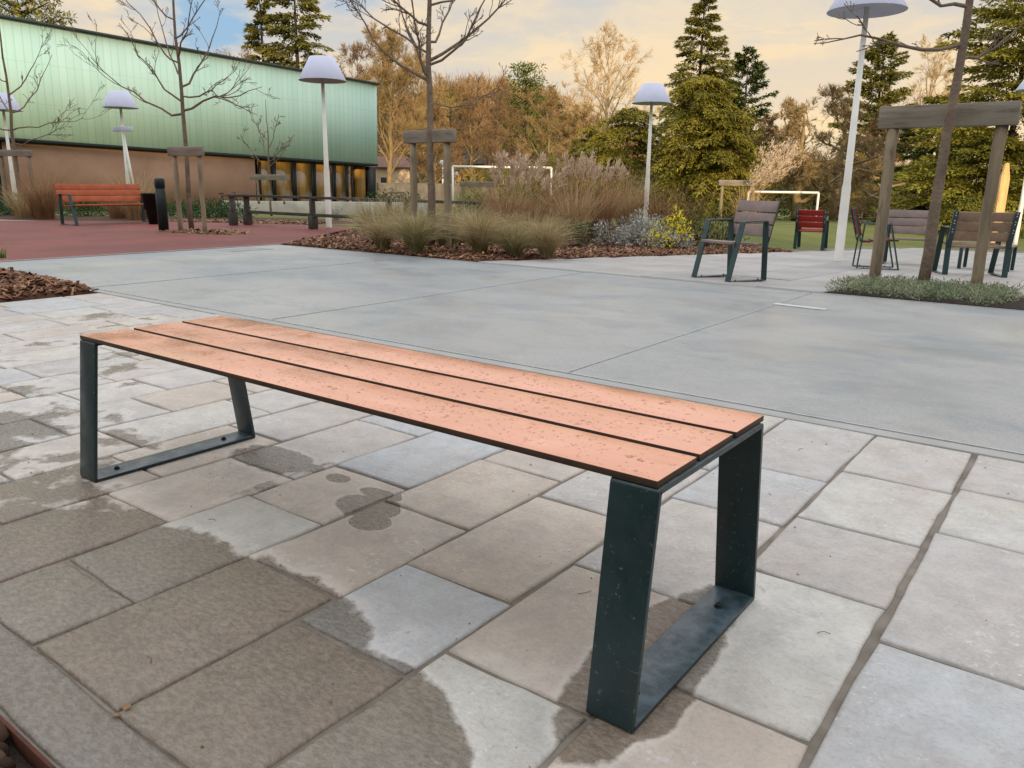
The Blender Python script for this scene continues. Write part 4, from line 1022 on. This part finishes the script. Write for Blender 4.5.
# ------------------------------------------------------------------ bed plants
k=0
for (px,py,h,sp,n,lab) in ((383,249,.62,.50,900,'leftmost olive feather grass tuft at the bark edge'),(416,252,.70,.60,1100,'tan-tipped feather grass tuft between the two centre stakes'),
     (480,253,.76,.58,1100,'dense green feather grass tuft right of the near centre stake'),(514,254,.58,.62,950,'tan feather grass tuft leaning right below the red-brown reeds'),
     (546,254,.66,.52,950,'rightmost green and tan feather grass tuft beside the dark shrub'),(447,247,.62,.5,800,'feather grass tuft tucked behind the near centre stake')):
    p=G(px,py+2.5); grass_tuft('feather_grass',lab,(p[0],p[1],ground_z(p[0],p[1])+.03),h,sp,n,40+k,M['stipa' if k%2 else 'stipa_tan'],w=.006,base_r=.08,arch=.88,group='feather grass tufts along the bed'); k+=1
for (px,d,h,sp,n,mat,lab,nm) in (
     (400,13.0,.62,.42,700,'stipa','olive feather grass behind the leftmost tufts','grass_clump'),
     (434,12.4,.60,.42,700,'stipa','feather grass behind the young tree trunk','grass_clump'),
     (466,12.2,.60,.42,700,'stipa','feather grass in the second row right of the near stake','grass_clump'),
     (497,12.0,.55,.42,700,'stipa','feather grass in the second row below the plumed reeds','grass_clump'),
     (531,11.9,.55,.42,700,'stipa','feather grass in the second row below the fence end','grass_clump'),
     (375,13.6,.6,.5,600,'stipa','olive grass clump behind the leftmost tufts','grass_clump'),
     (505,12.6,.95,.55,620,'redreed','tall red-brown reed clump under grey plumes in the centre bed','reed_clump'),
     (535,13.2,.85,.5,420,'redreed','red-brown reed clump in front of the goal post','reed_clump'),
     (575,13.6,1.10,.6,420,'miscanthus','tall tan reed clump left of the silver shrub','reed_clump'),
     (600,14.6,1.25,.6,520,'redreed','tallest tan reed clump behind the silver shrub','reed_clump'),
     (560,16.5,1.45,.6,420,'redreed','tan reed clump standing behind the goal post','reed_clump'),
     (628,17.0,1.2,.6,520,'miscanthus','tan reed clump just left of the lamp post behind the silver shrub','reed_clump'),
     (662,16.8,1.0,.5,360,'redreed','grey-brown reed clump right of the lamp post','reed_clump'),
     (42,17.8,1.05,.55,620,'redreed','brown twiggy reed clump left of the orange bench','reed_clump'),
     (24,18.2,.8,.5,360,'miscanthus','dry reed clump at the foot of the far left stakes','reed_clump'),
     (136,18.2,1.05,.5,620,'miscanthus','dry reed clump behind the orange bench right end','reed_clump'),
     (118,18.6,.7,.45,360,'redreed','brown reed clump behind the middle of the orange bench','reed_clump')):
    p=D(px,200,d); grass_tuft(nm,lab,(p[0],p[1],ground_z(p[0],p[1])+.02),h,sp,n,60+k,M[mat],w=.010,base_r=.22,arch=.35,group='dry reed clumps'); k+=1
# plumed reeds
def plumes(label,px,d,h,n,seed,lean=(0,0),pl=.30,pw=.04,name='plume_grass',mat='plume',z=None,base=.25,sp=.5):
    x,y,zz=V(px,d); root=thing(name,label,'plume grass',(x,y,zz),0,'plumed grasses'); r=np.random.default_rng(seed)
    g=Geo(); blades(g,(0,0,0),260,h*.62,sp,r,.012,.5,base_r=base); pg=Geo()
    for i in range(n):
        th=r.uniform(0,6.283); b=np.array([math.cos(th),math.sin(th),0])*base*math.sqrt(r.random()); top=b*2.2+np.array([lean[0]*r.uniform(.6,1.3),lean[1]*r.uniform(.6,1.3),h*r.uniform(.78,1.05)])
        mid=b*1.2+np.array([lean[0]*.15,lean[1]*.15,h*.5]); g.ribbon([b,mid,top],.012,.6)
        dirv=unit(top-mid); kk=46; s=r.uniform(0,1,kk); c=top-np.outer(1-s,dirv)*pl*.6+np.outer(s,dirv)*pl*.45+r.normal(size=(kk,3))*pw*.35
        dd=dirv*1.0+r.normal(size=(kk,3))*.35; dd/=np.linalg.norm(dd,axis=1)[:,None]; sd=np.cross(dd,r.normal(size=(kk,3))); sd/=np.linalg.norm(sd,axis=1)[:,None]
        pg.cards(c,dd,sd,.10,.022,r.uniform(.2,1,kk))
    g.build('stems',M['miscanthus'],root); pg.build('plumes',M[mat],root)
plumes('tall pampas-like grass with pinkish plumes swept right, beyond the lone armchair',748,22.5,2.05,36,5,(.75*.8,.75*.6),1.0,.12)
plumes('reed plumes with grey-brown heads above the red-brown clump',512,14.2,1.30,24,6,(.1,.05),.22,.06)
plumes('low grey plumed seed heads left of the goal post',528,14.8,1.15,18,7,(.12,.08),.22,.06)
plumes('pinkish seed heads above the tan reeds left of the lamp post',598,16.6,1.35,22,8,(.05,.04),.22,.06)
plumes('faded seed heads behind the tan reed clumps, centre right',575,18,1.5,22,9,(.05,.04),.22,.06)
def SG(px,py):
    p=GT(px,py); return (p[0],p[1],ground_z(p[0],p[1])+.02)
def SH(px,d,dz=0):
    x,y,z=V(px,d); return (x,y,z+dz)
shrub('dark_shrub','round dark green shrub at the bed edge right of the feather grass',SG(577,251),.44,.42,21,M['hedge'],M['bark_dark'],.035,2.2,26)
shrub('dark_shrub','low green shrub between the feather grass and the tan reeds',SG(556,247),.40,.40,33,M['hedge'],M['bark_dark'],.035,1.8,24)
shrub('olive_shrub','olive shrub at the foot of the tallest reeds',SG(592,245),.62,.5,34,M['olive'],M['bark_dark'],.035,1.6,26,twiggy=25)
shrub('olive_shrub','dark olive shrub behind the dark green one at the bed edge',SG(572,242),.7,.5,35,M['olive'],M['bark_dark'],.04,1.5,24,twiggy=25)
shrub('silver_shrub','largest silver-grey shrub in front of the lamp post',SG(641,250),.58,.60,22,M['lavender'],M['twig_grey'],.032,3.2,60)
shrub('silver_shrub','smaller silver-grey shrub at the right corner of the bark bed',SG(671,252),.32,.42,23,M['lavender'],M['twig_grey'],.03,2.6,36)
shrub('silver_shrub','grey-green shrub left of the largest silver shrub',SG(608,250),.46,.42,24,M['lavender'],M['twig_grey'],.03,2.0,34)
shrub('yellow_shrub','yellow variegated shrub right of the silver shrub',SH(672,13.0),.70,.46,25,M['yellowleaf'],M['bark_dark'],.04,2.8,26)
shrub('yellow_shrub','small upright yellow shrub at the right of its twin',SH(687,13.2),.42,.16,26,M['yellowleaf'],M['bark_dark'],.045,1.8,8)
shrub('olive_shrub','olive-green shrub behind the yellow shrub',SH(704,14.2),.75,.7,27,M['olive'],M['bark_dark'],.05,1.5,30,twiggy=30)
shrub('olive_shrub','olive-green shrub left of the lone armchair back',SH(726,15.2),.72,.62,28,M['olive'],M['bark_dark'],.05,1.5,30,twiggy=30)
shrub('twiggy_shrub','grey-brown twiggy shrub behind the yellow shrub at its left',SH(684,15.8),1.0,.6,29,M['redreed'],M['twig_brown'],.03,.5,16,twiggy=60)
shrub('dark_shrub','dark olive shrub behind the lamp post foot',SH(636,20.0),1.25,.9,30,M['olive'],M['bark_dark'],.07,1.4,36,twiggy=20)
shrub('lavender_shrub','small blue-grey shrub left of the lamp post before the hall',SH(336,19.5),.42,.30,31,M['lavender'],M['twig_grey'],.035,1.8,18)
for i,(px,d,h,w,lab) in enumerate(((205,19.5,.42,.9,'low dark green hedge behind the bollard and stakes'),(228,20.2,.42,.7,'low dark green hedge below the parked bicycle'),(10,19.4,.5,.9,'dark green hedge at the far left edge'),(85,19.6,.42,.8,'dark green hedge seen under the orange bench'),(178,20.3,.4,.7,'dark green hedge right of the litter bin'),(-18,21,.6,.9,'dark green hedge cut by the left edge of the picture'))):
    shrub('hedge',lab,SH(px,d),h,w,80+i,M['hedge'],M['bark_dark'],.045,2.2,44,group='low hedges behind the red surface')
# leaf-littered soil strip along the far edge of the red surface
tag(sheet('planting_strip',[(-14.0,11.17),(-16.9,9.62),(-19.3,7.22),(-26,2.05),(-29,4.5),(-21,9.5),(-17,13.0),(-13.5,13.5)],-.004,M['mulchbase']),kind='structure')
chips('leaf_litter',[(-13.9,11.2),(-16.9,9.65),(-17.6,10.3),(-14.3,12.2)],700,.06,M['leaf_litter'],.0,16,0,'brown leaves along the far edge of the red surface',cat='leaves')

# ------------------------------------------------------------------ the green hall
pe=D(377,164,62); XB=pe[0]
YE=PX(377,164,XB)[1]; ZB=PX(377,164,XB)[2]; ZT=PX(377,85,XB)[2]
Yl=PX(-200,137,XB)[1]
ZG=ground_z(XB,YE)-.3
def hall():
    tilt=math.atan((PX(0,137.1,XB)[2]-ZB)/(YE-PX(0,137.1,XB)[1]))
    root=thing('hall_building','long hall with pale green ribbed metal upper storey over a brown wall and tall windows','building',(XB,YE,0))
    root.rotation_euler=(-tilt,0,0)
    L=YE-(-40)
    # cladding with fine ribs
    g=Geo(); g.box((-.04,-L/2,(ZB+ZT)/2),(.10,L,ZT-ZB))
    m=N('pale green metal cladding'); sp=m.n('SeparateXYZ'); m.l(m.co(),sp.inputs[0])
    yy=m.math('MULTIPLY',sp.outputs[1],1/.42); wn_=m.n('TexWhiteNoise',noise_dimensions='1D'); m.l(m.math('FLOOR',yy),wn_.inputs['W'])
    c=m.mix(wn_.outputs['Value'],lin('b6dad2'),lin('c1e2d9')); fr=m.math('FRACT',yy); seam=m.ramp(m.math('ABSOLUTE',m.math('SUBTRACT',fr,.5)),[(.40,0),(.48,1)])
    c=m.mix(m.math('MULTIPLY',seam,.30),c,lin('6f988a'))
    wide=m.math('FRACT',m.math('MULTIPLY',sp.outputs[2],1/2.05)); c=m.mix(m.math('MULTIPLY',m.ramp(wide,[(.0,1),(.03,0)]),.3),c,lin('6f988a'))
    c=m.mix(m.math('MULTIPLY',m.ramp(m.noise(.35,5,.6,m.co(scale=(1,1,.5))),[(.4,0),(.62,1)]),.35),c,lin('cde6dc'))
    c=m.mix(m.math('MULTIPLY',m.noise(2.2,6,.7,m.co(scale=(1,3,.25))),.2),c,lin('93b8a8'))
    m.color(c); m.rough(.6); m.b.inputs['Specular IOR Level'].default_value=.2; g.build('cladding',m.m,root)
    g=Geo(); g.box((-9.1,-L/2,(ZB+ZT)/2),(18,L,ZT-ZB-.02)); g.build('upper_storey',simple('dark cladding backing','7fa593',None,3,.8,0),root)
    g=Geo(); g.box((-8.9,-L/2,ZT+.07),(18.3,L+.2,.14)); g.build('roof_edge',simple('dark roof trim','3a4547',None,3,.6,0),root)
    g=Geo(); g.box((-8.98,-L/2,ZB-.10),(18.1,L,.16)); g.build('soffit',simple('black soffit','181c1e',None,3,.7,0),root)
    # wall
    yw=PX(258,190,XB)[1]-YE; 
    yl=PX(8,190,XB)[1]-YE
    g=Geo(); g.box((-.42,(yw+yl)/2,(ZB-.19+ZG)/2),(.4,yw-yl,ZB-.19-ZG))
    m=N('rammed earth wall'); c=m.mix(m.ramp(m.noise(.35,6,.6,None,.5),[(.35,0),(.65,1)]),lin('a5826a'),lin('8d6d57'))
    c=m.mix(m.math('MULTIPLY',m.noise(3,5,.7),.4),c,lin('b39279')); m.color(c); m.rough(.9); m.bump(m.noise(5,5,.7),.5,.03); g.build('wall',m.m,root)
    g=Geo(); g.box((-.42,yl-.25,(ZB-.19+ZG)/2),(.5,.5,ZB-.19-ZG)); g.build('column',M['black'],root)
    # glazing with ochre panelled wall behind
    glass=N('window glass'); gb=glass.b; gb.inputs['Base Color'].default_value=(.5,.5,.45,1); gb.inputs['Roughness'].default_value=.03
    tr=glass.n('BsdfTransparent'); gl=glass.n('BsdfGlossy'); gl.inputs['Roughness'].default_value=.02; fr=glass.n('Fresnel'); fr.inputs[0].default_value=1.45; mx=glass.n('MixShader')
    mx.inputs[0].default_value=.06; glass.l(tr.outputs[0],mx.inputs[1]); glass.l(gl.outputs[0],mx.inputs[2]); glass.l(mx.outputs[0],glass.out.inputs[0])
    och=N('ochre wood panels'); c=och.mix(och.ramp(och.noise(1.2,5,.6,och.co(scale=(1,1.5,.1))),[(.35,0),(.65,1)]),lin('a8803c'),lin('7a5824')); och.color(c); och.rough(.6)
    h=ZB-.19-ZG; zc=(ZB-.19+ZG)/2
    ye=-1.2
    for (px0,px1) in ((260,273.5),(275,293.5),(295.5,312.5),(315,333),(335,346),(347.5,352)):
        a=PX(px0,185,XB-.3)[1]-YE; b=PX(px1,185,XB-.3)[1]-YE
        g=Geo(); g.box((-.34,(a+b)/2,zc),(.03,b-a,h)); w=g.build('window',glass.m,root)
        for e in (a,b):
            g=Geo(); g.box((-.30,e,zc+.0),(.10,.13,h-.01)); g.build('mullion',M['black'],w)
        if px0<340:
            g=Geo(); g.box((-.50,(a+b)/2,zc),(.1,(b-a)*.995,h-.03)); g.build('panel',och.m,root)
    a=PX(361,185,XB-1)[1]-YE
    g=Geo(); g.box((-1.2,a,zc),(.4,.9,h-.02)); g.build('column',och.m,root)
    a=PX(366,185,XB-1)[1]-YE
    g=Geo(); g.box((-1.2,a+.6,zc),(.5,.8,h-.02)); g.build('column',M['black'],root)
    g=Geo(); g.box((-12,-L/2,zc),(8,L*.98,h-.04)); g.build('core',simple('dark interior','2c251c',None,2,.9,0),root)
hall()
# low white wall before the hall
a=V(403,48); b=V(222,46)
def low_wall():
    aa=np.array(a);bb=np.array(b); d=bb-aa; L=np.linalg.norm(d[:2]); rz=math.atan2(d[1],d[0])
    g=Geo(); g.box((0,0,.25),(L,.4,.85)); o=g.build('low_wall',simple('pale rendered wall','c4beb2','aaa498',1.5,.85,.3,10,.01),bevel=.02); c=(aa+bb)/2; o.location=(c[0],c[1],min(aa[2],bb[2])+.0); o.rotation_euler=(0,0,rz)
    tag(o,'long low pale wall in front of the hall windows','wall')
low_wall()
x,y,z=V(421,38); g=Geo(); g.box((0,0,.33),(.62,.5,.66)); g.box((0,0,.68),(.70,.58,.04)); o=g.build('utility_box',simple('pale grey box paint','b9bcba','a4a8a8',2,.7,.1),bevel=.015); o.location=(x,y,z); tag(o,'pale grey utility box between the two centre stakes','utility box')
# bicycle by the hall
def bicycle(px,d):
    x,y,z=V(px,d); root=thing('bicycle','bicycle leaning near the brown wall behind the low hedge','bicycle',(x,y,z),.64)
    for s in (-.52,.52):
        g=Geo(); th=np.linspace(0,2*math.pi,21); g.tube(np.column_stack([s+.33*np.cos(th),np.zeros(21),.34+.33*np.sin(th)]),.022,5,cap=False); w=g.build('wheel',M['black'],root)
        g=Geo()
        for k in range(8): g.tube([(s,0,.34),(s+.32*math.cos(k*.785),0,.34+.32*math.sin(k*.785))],.003,3); 
        g.build('spokes',M['bolt'],w)
    g=Geo()
    for a_,b_ in (((-.52,0,.34),(-.15,0,.32)),((-.52,0,.34),(-.25,0,.80)),((-.15,0,.32),(-.27,0,.88)),((-.15,0,.32),(.38,0,.78)),((-.26,0,.80),(.36,0,.85)),((.52,0,.34),(.35,0,.95))): g.tube([a_,b_],.02,6)
    g.build('frame',M['black'],root)
    g=Geo(); g.tube([(.34,-.25,.98),(.35,0,.97),(.34,.25,.98)],.016,6); g.build('handlebar',M['black'],root)
    g=Geo(); g.box((-.28,0,.92),(.24,.12,.05)); g.build('saddle',M['black'],root,bevel=.015)
bicycle(227,38)
# drain grate and slot
def grate(label,px,py,w,h,mat,slots=8,name='drain_grate'):
    p=G(px,py); root=thing(name,label,'drain',(p[0],p[1],0))
    g=Geo(); g.box((0,0,.001),(w,h,.006)); g.build('frame',mat,root)
    for k in range(slots):
        g=Geo(); g.box((-w/2+w*(k+.5)/slots,0,.005),(w/slots*.4,h*.8,.004)); g.build('bar',M['joint'],root)
grate('dark rectangular drain grate in the concrete near the bark bed',245,249.5,.42,.62,M['joint'],8)
p=G(800,307); g=Geo(); g.box((0,0,.002),(.42,.07,.009)); o=g.build('marker_strip',simple('pale strip metal','c2c0ba','a9a8a3',9,.6,0),bevel=.001); o.location=(p[0],p[1],0); o.rotation_euler=(0,0,-.1); tag(o,'pale metal strip set in the concrete near the terrace','strip')

# ------------------------------------------------------------------ background trees
def T(px,d): x,y,z=V(px,d); return (x,y,z)
def Htop(px,ytop,d):
    p=D(px,ytop,d); return p[2]-ground_z(p[0],p[1])
# behind the hall
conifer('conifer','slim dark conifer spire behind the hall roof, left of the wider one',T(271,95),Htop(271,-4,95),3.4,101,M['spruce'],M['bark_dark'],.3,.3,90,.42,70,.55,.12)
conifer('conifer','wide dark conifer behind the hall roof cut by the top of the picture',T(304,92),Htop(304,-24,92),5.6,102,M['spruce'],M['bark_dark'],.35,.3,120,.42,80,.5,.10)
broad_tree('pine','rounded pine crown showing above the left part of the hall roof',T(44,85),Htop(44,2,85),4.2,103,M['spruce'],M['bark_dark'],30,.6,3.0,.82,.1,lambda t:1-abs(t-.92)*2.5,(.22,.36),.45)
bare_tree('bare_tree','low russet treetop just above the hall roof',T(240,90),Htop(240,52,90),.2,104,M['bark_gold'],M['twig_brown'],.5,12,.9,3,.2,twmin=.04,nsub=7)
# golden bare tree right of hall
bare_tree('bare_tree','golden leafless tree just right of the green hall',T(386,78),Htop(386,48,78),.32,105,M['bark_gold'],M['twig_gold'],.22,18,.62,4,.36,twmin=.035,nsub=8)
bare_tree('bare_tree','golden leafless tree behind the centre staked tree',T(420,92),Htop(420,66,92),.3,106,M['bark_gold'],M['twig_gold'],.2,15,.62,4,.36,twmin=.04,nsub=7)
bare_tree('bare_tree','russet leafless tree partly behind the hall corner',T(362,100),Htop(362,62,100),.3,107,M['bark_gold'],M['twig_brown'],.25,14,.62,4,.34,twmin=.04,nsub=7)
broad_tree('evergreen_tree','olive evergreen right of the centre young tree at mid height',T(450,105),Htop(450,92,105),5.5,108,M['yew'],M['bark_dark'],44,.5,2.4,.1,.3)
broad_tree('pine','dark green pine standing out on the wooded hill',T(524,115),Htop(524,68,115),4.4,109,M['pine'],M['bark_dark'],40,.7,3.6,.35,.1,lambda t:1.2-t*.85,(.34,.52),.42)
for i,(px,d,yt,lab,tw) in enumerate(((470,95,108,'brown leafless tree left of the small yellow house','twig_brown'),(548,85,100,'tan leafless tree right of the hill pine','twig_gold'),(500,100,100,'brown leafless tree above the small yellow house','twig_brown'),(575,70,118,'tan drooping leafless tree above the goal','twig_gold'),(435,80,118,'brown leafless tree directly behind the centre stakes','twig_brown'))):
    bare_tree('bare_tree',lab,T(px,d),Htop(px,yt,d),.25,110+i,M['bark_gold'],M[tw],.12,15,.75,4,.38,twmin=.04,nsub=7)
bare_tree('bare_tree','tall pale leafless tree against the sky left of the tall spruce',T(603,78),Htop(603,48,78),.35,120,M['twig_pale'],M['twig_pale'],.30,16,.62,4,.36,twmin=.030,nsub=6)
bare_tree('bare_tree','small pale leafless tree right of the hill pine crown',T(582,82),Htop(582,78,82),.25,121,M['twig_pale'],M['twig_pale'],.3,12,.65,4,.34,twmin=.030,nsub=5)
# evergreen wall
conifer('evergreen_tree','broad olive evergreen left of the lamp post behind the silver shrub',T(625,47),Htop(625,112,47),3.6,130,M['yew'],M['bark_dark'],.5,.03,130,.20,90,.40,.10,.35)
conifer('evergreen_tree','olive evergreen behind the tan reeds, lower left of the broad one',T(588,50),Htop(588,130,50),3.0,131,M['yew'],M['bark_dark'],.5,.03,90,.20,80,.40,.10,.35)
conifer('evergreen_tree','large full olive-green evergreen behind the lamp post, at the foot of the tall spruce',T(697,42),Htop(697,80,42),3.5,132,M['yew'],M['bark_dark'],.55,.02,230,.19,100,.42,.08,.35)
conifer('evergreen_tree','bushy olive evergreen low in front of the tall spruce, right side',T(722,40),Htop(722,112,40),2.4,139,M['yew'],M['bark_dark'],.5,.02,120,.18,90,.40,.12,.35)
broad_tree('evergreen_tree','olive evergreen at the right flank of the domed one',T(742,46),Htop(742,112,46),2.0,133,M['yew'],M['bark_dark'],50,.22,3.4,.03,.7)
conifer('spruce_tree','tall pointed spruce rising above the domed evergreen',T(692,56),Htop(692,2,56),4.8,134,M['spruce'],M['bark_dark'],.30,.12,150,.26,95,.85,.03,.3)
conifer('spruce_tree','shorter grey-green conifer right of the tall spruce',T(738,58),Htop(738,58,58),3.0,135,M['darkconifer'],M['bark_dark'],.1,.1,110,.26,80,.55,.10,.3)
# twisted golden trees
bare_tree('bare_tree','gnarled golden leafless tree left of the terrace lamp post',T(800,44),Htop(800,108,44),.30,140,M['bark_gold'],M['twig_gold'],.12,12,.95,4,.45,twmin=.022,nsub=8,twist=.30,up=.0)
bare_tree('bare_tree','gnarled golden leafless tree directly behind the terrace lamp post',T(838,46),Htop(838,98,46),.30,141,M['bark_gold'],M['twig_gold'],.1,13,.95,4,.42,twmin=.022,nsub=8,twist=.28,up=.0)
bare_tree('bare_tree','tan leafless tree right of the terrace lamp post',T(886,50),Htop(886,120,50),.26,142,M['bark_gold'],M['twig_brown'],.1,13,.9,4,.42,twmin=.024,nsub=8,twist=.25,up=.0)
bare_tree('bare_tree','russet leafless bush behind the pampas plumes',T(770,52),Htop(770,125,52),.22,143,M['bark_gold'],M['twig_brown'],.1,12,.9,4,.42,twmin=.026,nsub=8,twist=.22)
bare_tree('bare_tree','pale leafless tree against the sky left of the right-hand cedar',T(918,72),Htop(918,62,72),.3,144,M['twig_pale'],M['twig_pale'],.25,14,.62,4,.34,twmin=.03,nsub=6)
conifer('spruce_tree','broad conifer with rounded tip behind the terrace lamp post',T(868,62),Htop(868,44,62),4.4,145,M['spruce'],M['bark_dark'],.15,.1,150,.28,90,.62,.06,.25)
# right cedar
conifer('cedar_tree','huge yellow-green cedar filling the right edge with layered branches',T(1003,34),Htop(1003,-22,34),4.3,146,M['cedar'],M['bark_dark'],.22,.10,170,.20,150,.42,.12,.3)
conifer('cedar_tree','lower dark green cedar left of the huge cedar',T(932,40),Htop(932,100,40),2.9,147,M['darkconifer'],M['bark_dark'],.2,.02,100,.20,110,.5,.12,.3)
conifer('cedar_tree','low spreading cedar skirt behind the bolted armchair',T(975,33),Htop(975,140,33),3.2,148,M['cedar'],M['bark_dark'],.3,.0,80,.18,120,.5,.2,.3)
# understory right
for i,(px,d,yt,rx,mt_,lab) in enumerate(((815,54,170,3.0,'olive','low olive thicket behind the gnarled trees at their left'),(860,56,172,3.0,'olive','low olive thicket behind the terrace lamp post'),(905,55,172,3.0,'olive','low olive thicket left of the dark cedar'),(765,50,165,2.6,'olive','low olive thicket behind the pampas plumes'),(548,62,160,3.4,'olive','dark olive thicket behind the goal at its right'),(500,66,165,3.4,'olive','dark olive thicket behind the goal at its middle'),(1040,40,150,3,'darkconifer','dark bush cut by the right edge of the picture'))):
    broad_tree('thicket',lab,T(px,d),Htop(px,yt,d),rx,150+i,M[mt_],M['bark_dark'],34,.28,2.6,.05,.2,None,(.2,.34),.6,cat='bush')
# ------------------------------------------------------------------ houses and wall far behind
def house(label,px,d,w,dp,hw,roofh,wallc,roofc,rz):
    x,y,z=T(px,d); root=thing('house',label,'house',(x,y,z),rz)
    g=Geo(); g.box((0,0,hw/2),(w,dp,hw)); g.build('wall',simple('house wall '+wallc,wallc,None,1,.85,.1),root)
    g=Geo(); e=.4; P=[(-w/2-e,-dp/2-e,hw),(w/2+e,-dp/2-e,hw),(w/2+e,dp/2+e,hw),(-w/2-e,dp/2+e,hw),(-w/2-e,0,hw+roofh),(w/2+e,0,hw+roofh)]
    g.add(P,[[0,1,5,4],[2,3,4,5]]); g.add(P,[[1,2,5],[3,0,4]]); g.add([(a_,b_,c_-.08) for a_,b_,c_ in P[:4]],[[3,2,1,0]]); g.build('roof',simple('roof '+roofc,roofc,None,2,.8,.3,8,.03),root)
    for s in (-.25,.25):
        g=Geo(); g.box((w*s,-dp/2-.01,hw*.6),(1.0,.06,1.3)); g.build('window',M['black'],root)
    for s in (-.2,.25):
        g=Geo(); g.box((w/2+.01,dp*s,hw*.6),(.06,.9,1.3)); g.build('window',M['black'],root)
house('small yellow-walled house with dark gable roof on the hill foot',482,108,6.5,6,5.6,1.9,'c8a060','5a4a44',R_(30))
house('pale house half hidden behind the golden tree right of the hall',404,118,9,7,5.2,1.6,'b9a184','6b4a3a',R_(35))
x0=T(378,72); x1=T(520,84)
d=np.array(x1)-np.array(x0); L=np.linalg.norm(d[:2]); g=Geo(); g.box((0,0,1.3),(L,.5,3.2)); o=g.build('stone_wall',simple('old grey stone wall','7d7468','5a534b',1.2,.9,.6,6,.04),bevel=.03); o.location=((x0[0]+x1[0])/2,(x0[1]+x1[1])/2,min(x0[2],x1[2])); o.rotation_euler=(0,0,math.atan2(d[1],d[0])); tag(o,'old grey stone garden wall beyond the lawn','wall')
for i,(px,d_,h,w) in enumerate(((384,60,1.5,2.4),(410,64,1.3,2.2),(520,58,1.8,2.0),(470,60,1.4,2.0))):
    shrub('hedge',['dark clipped bush beside the hall corner','dark bush at the foot of the stone wall behind the centre stakes','dark green bush inside the goal frame at its right','dark bush inside the goal frame at its left'][i],T(px,d_),h,w,90+i,M['hedge'],M['bark_dark'],.14,2.0,30)

# ------------------------------------------------------------------ hills : wooded hill behind, ridge added unseen behind the camera to shade the square
def hill():
    # profile across the view at several depths
    xs=np.linspace(-170,190,90); ds=np.linspace(125,420,34); P=[]
    top=lambda px: np.interp(px,[250,380,430,470,500,530,560,590,620,680,760,1024],[120,112,96,88,87,94,108,128,146,160,166,168])
    for dd in ds:
        for l in xs:
            s=min(1,(dd-125)/70.0); s=s*s*(3-2*s)
            pxx=512+l/ (195)*F_PX
            e=(181+(pxx-377)*.0137-top(pxx))/F_PX*195+CAMH
            z=-3.0+(e-5.5+3.0)*s if dd<195 else (e-5.5-(dd-195)*.02)
            q=np.array([0,0])+HF*dd+np.array([HF[1],-HF[0]])*l*max(1,dd/195)
            P.append((q[0],q[1],z))
    n=len(xs); m=len(ds); i=(np.arange(m-1)[:,None]*n+np.arange(n-1)[None]).ravel(); g=Geo(); g.add(P,np.stack([i,i+1,i+n+1,i+n],-1))
    o=g.build('hills_and_shade_ridge',simple('leaf-strewn hillside','6b4f33','4f3a26',.05,.95,.3,1,.3),smooth=True); tag(o,kind='structure')
    return np.array(P).reshape(m,n,3)
HP=hill()
def wood():
    g=Geo(); r=np.random.default_rng(77); m,n,_=HP.shape
    T_=2300; ii=r.uniform(0,8.4,T_); jj=r.uniform(n*.36,n*.70,T_); a=ii.astype(int); b=jj.astype(int); p=HP[a,b]; p=p+(HP[np.minimum(a+1,m-1),b]-p)*(ii-a)[:,None]+(HP[a,np.minimum(b+1,n-1)]-p)*(jj-b)[:,None]
    H=r.uniform(4.5,7.5,T_); v=r.uniform(0,.6,T_)
    up=np.array([0,0,1.]); g.ribbons(np.stack([p,p+up*H[:,None]*.3,p+up*H[:,None]*.6],1),np.tile([.35,.28,.15],(T_,1)),np.repeat(v[:,None],2,1))
    K=46; st=np.repeat(p,K,0)+up*(np.repeat(H,K)*r.uniform(.1,.8,T_*K))[:,None]; th=r.uniform(0,6.283,T_*K); inc=r.uniform(.15,1.0,T_*K); d=np.column_stack([np.cos(th)*np.sin(inc),np.sin(th)*np.sin(inc),np.cos(inc)])
    L=(np.repeat(H,K)*r.uniform(.2,.42,T_*K))[:,None]; e=st+d*L; mid=(st+e)/2+r.normal(size=(T_*K,3))*.25
    g.ribbons(np.stack([st,mid,e],1),r.uniform(.05,.12,(T_*K,1))*np.array([[1,.8,.4]]),np.repeat(np.clip(np.repeat(v,K)+r.uniform(0,.4,T_*K),0,1)[:,None],2,1))
    o=g.build('wooded_hillside',foliage('winter wood twigs','4c3d2c','806648','9e8058',0,.9,.05)); tag(o,'leafless brown wood covering the hill behind the young centre tree','wood',kind='stuff')
wood()
def shade_ridge():  # added sun blocker, out of view; crest shaped to place the shade
    t=math.tan(R_(SUN_EL)); D0=34.0; s=SD; nrm=np.array([s[1],-s[0]])
    lat=[-140,-80,-20,0,3,6,9,10.5,12.5,40,90,150]; hp=[8,10.0,11.9,14.2,13.5,8.8,4.8,3.2,3.0,4.2,4.6,2]
    ls=np.arange(-140,150.1,1.5); off=np.linspace(-30,30,41); P=[]; rr=np.random.default_rng(4)
    for l in ls:
        H=np.interp(l,lat,hp)+D0*t
        for o_ in off:
            k=max(0,1-abs(o_)/29.5); k=k**.55 if abs(o_)>1e-6 else 1; q=-s*(D0-o_)+nrm*l; P.append((q[0],q[1],-3+(H+3)*k))
    m=len(off); n=len(ls); i=(np.arange(n-1)[:,None]*m+np.arange(m-1)[None]).ravel(); g=Geo(); g.add(P,np.stack([i,i+1,i+m+1,i+m],-1)); tag(g.build('hills_and_shade_ridge',simple('grassy ridge','5a5a34','4a4428',.1,.95,0)),kind='structure')
shade_ridge()
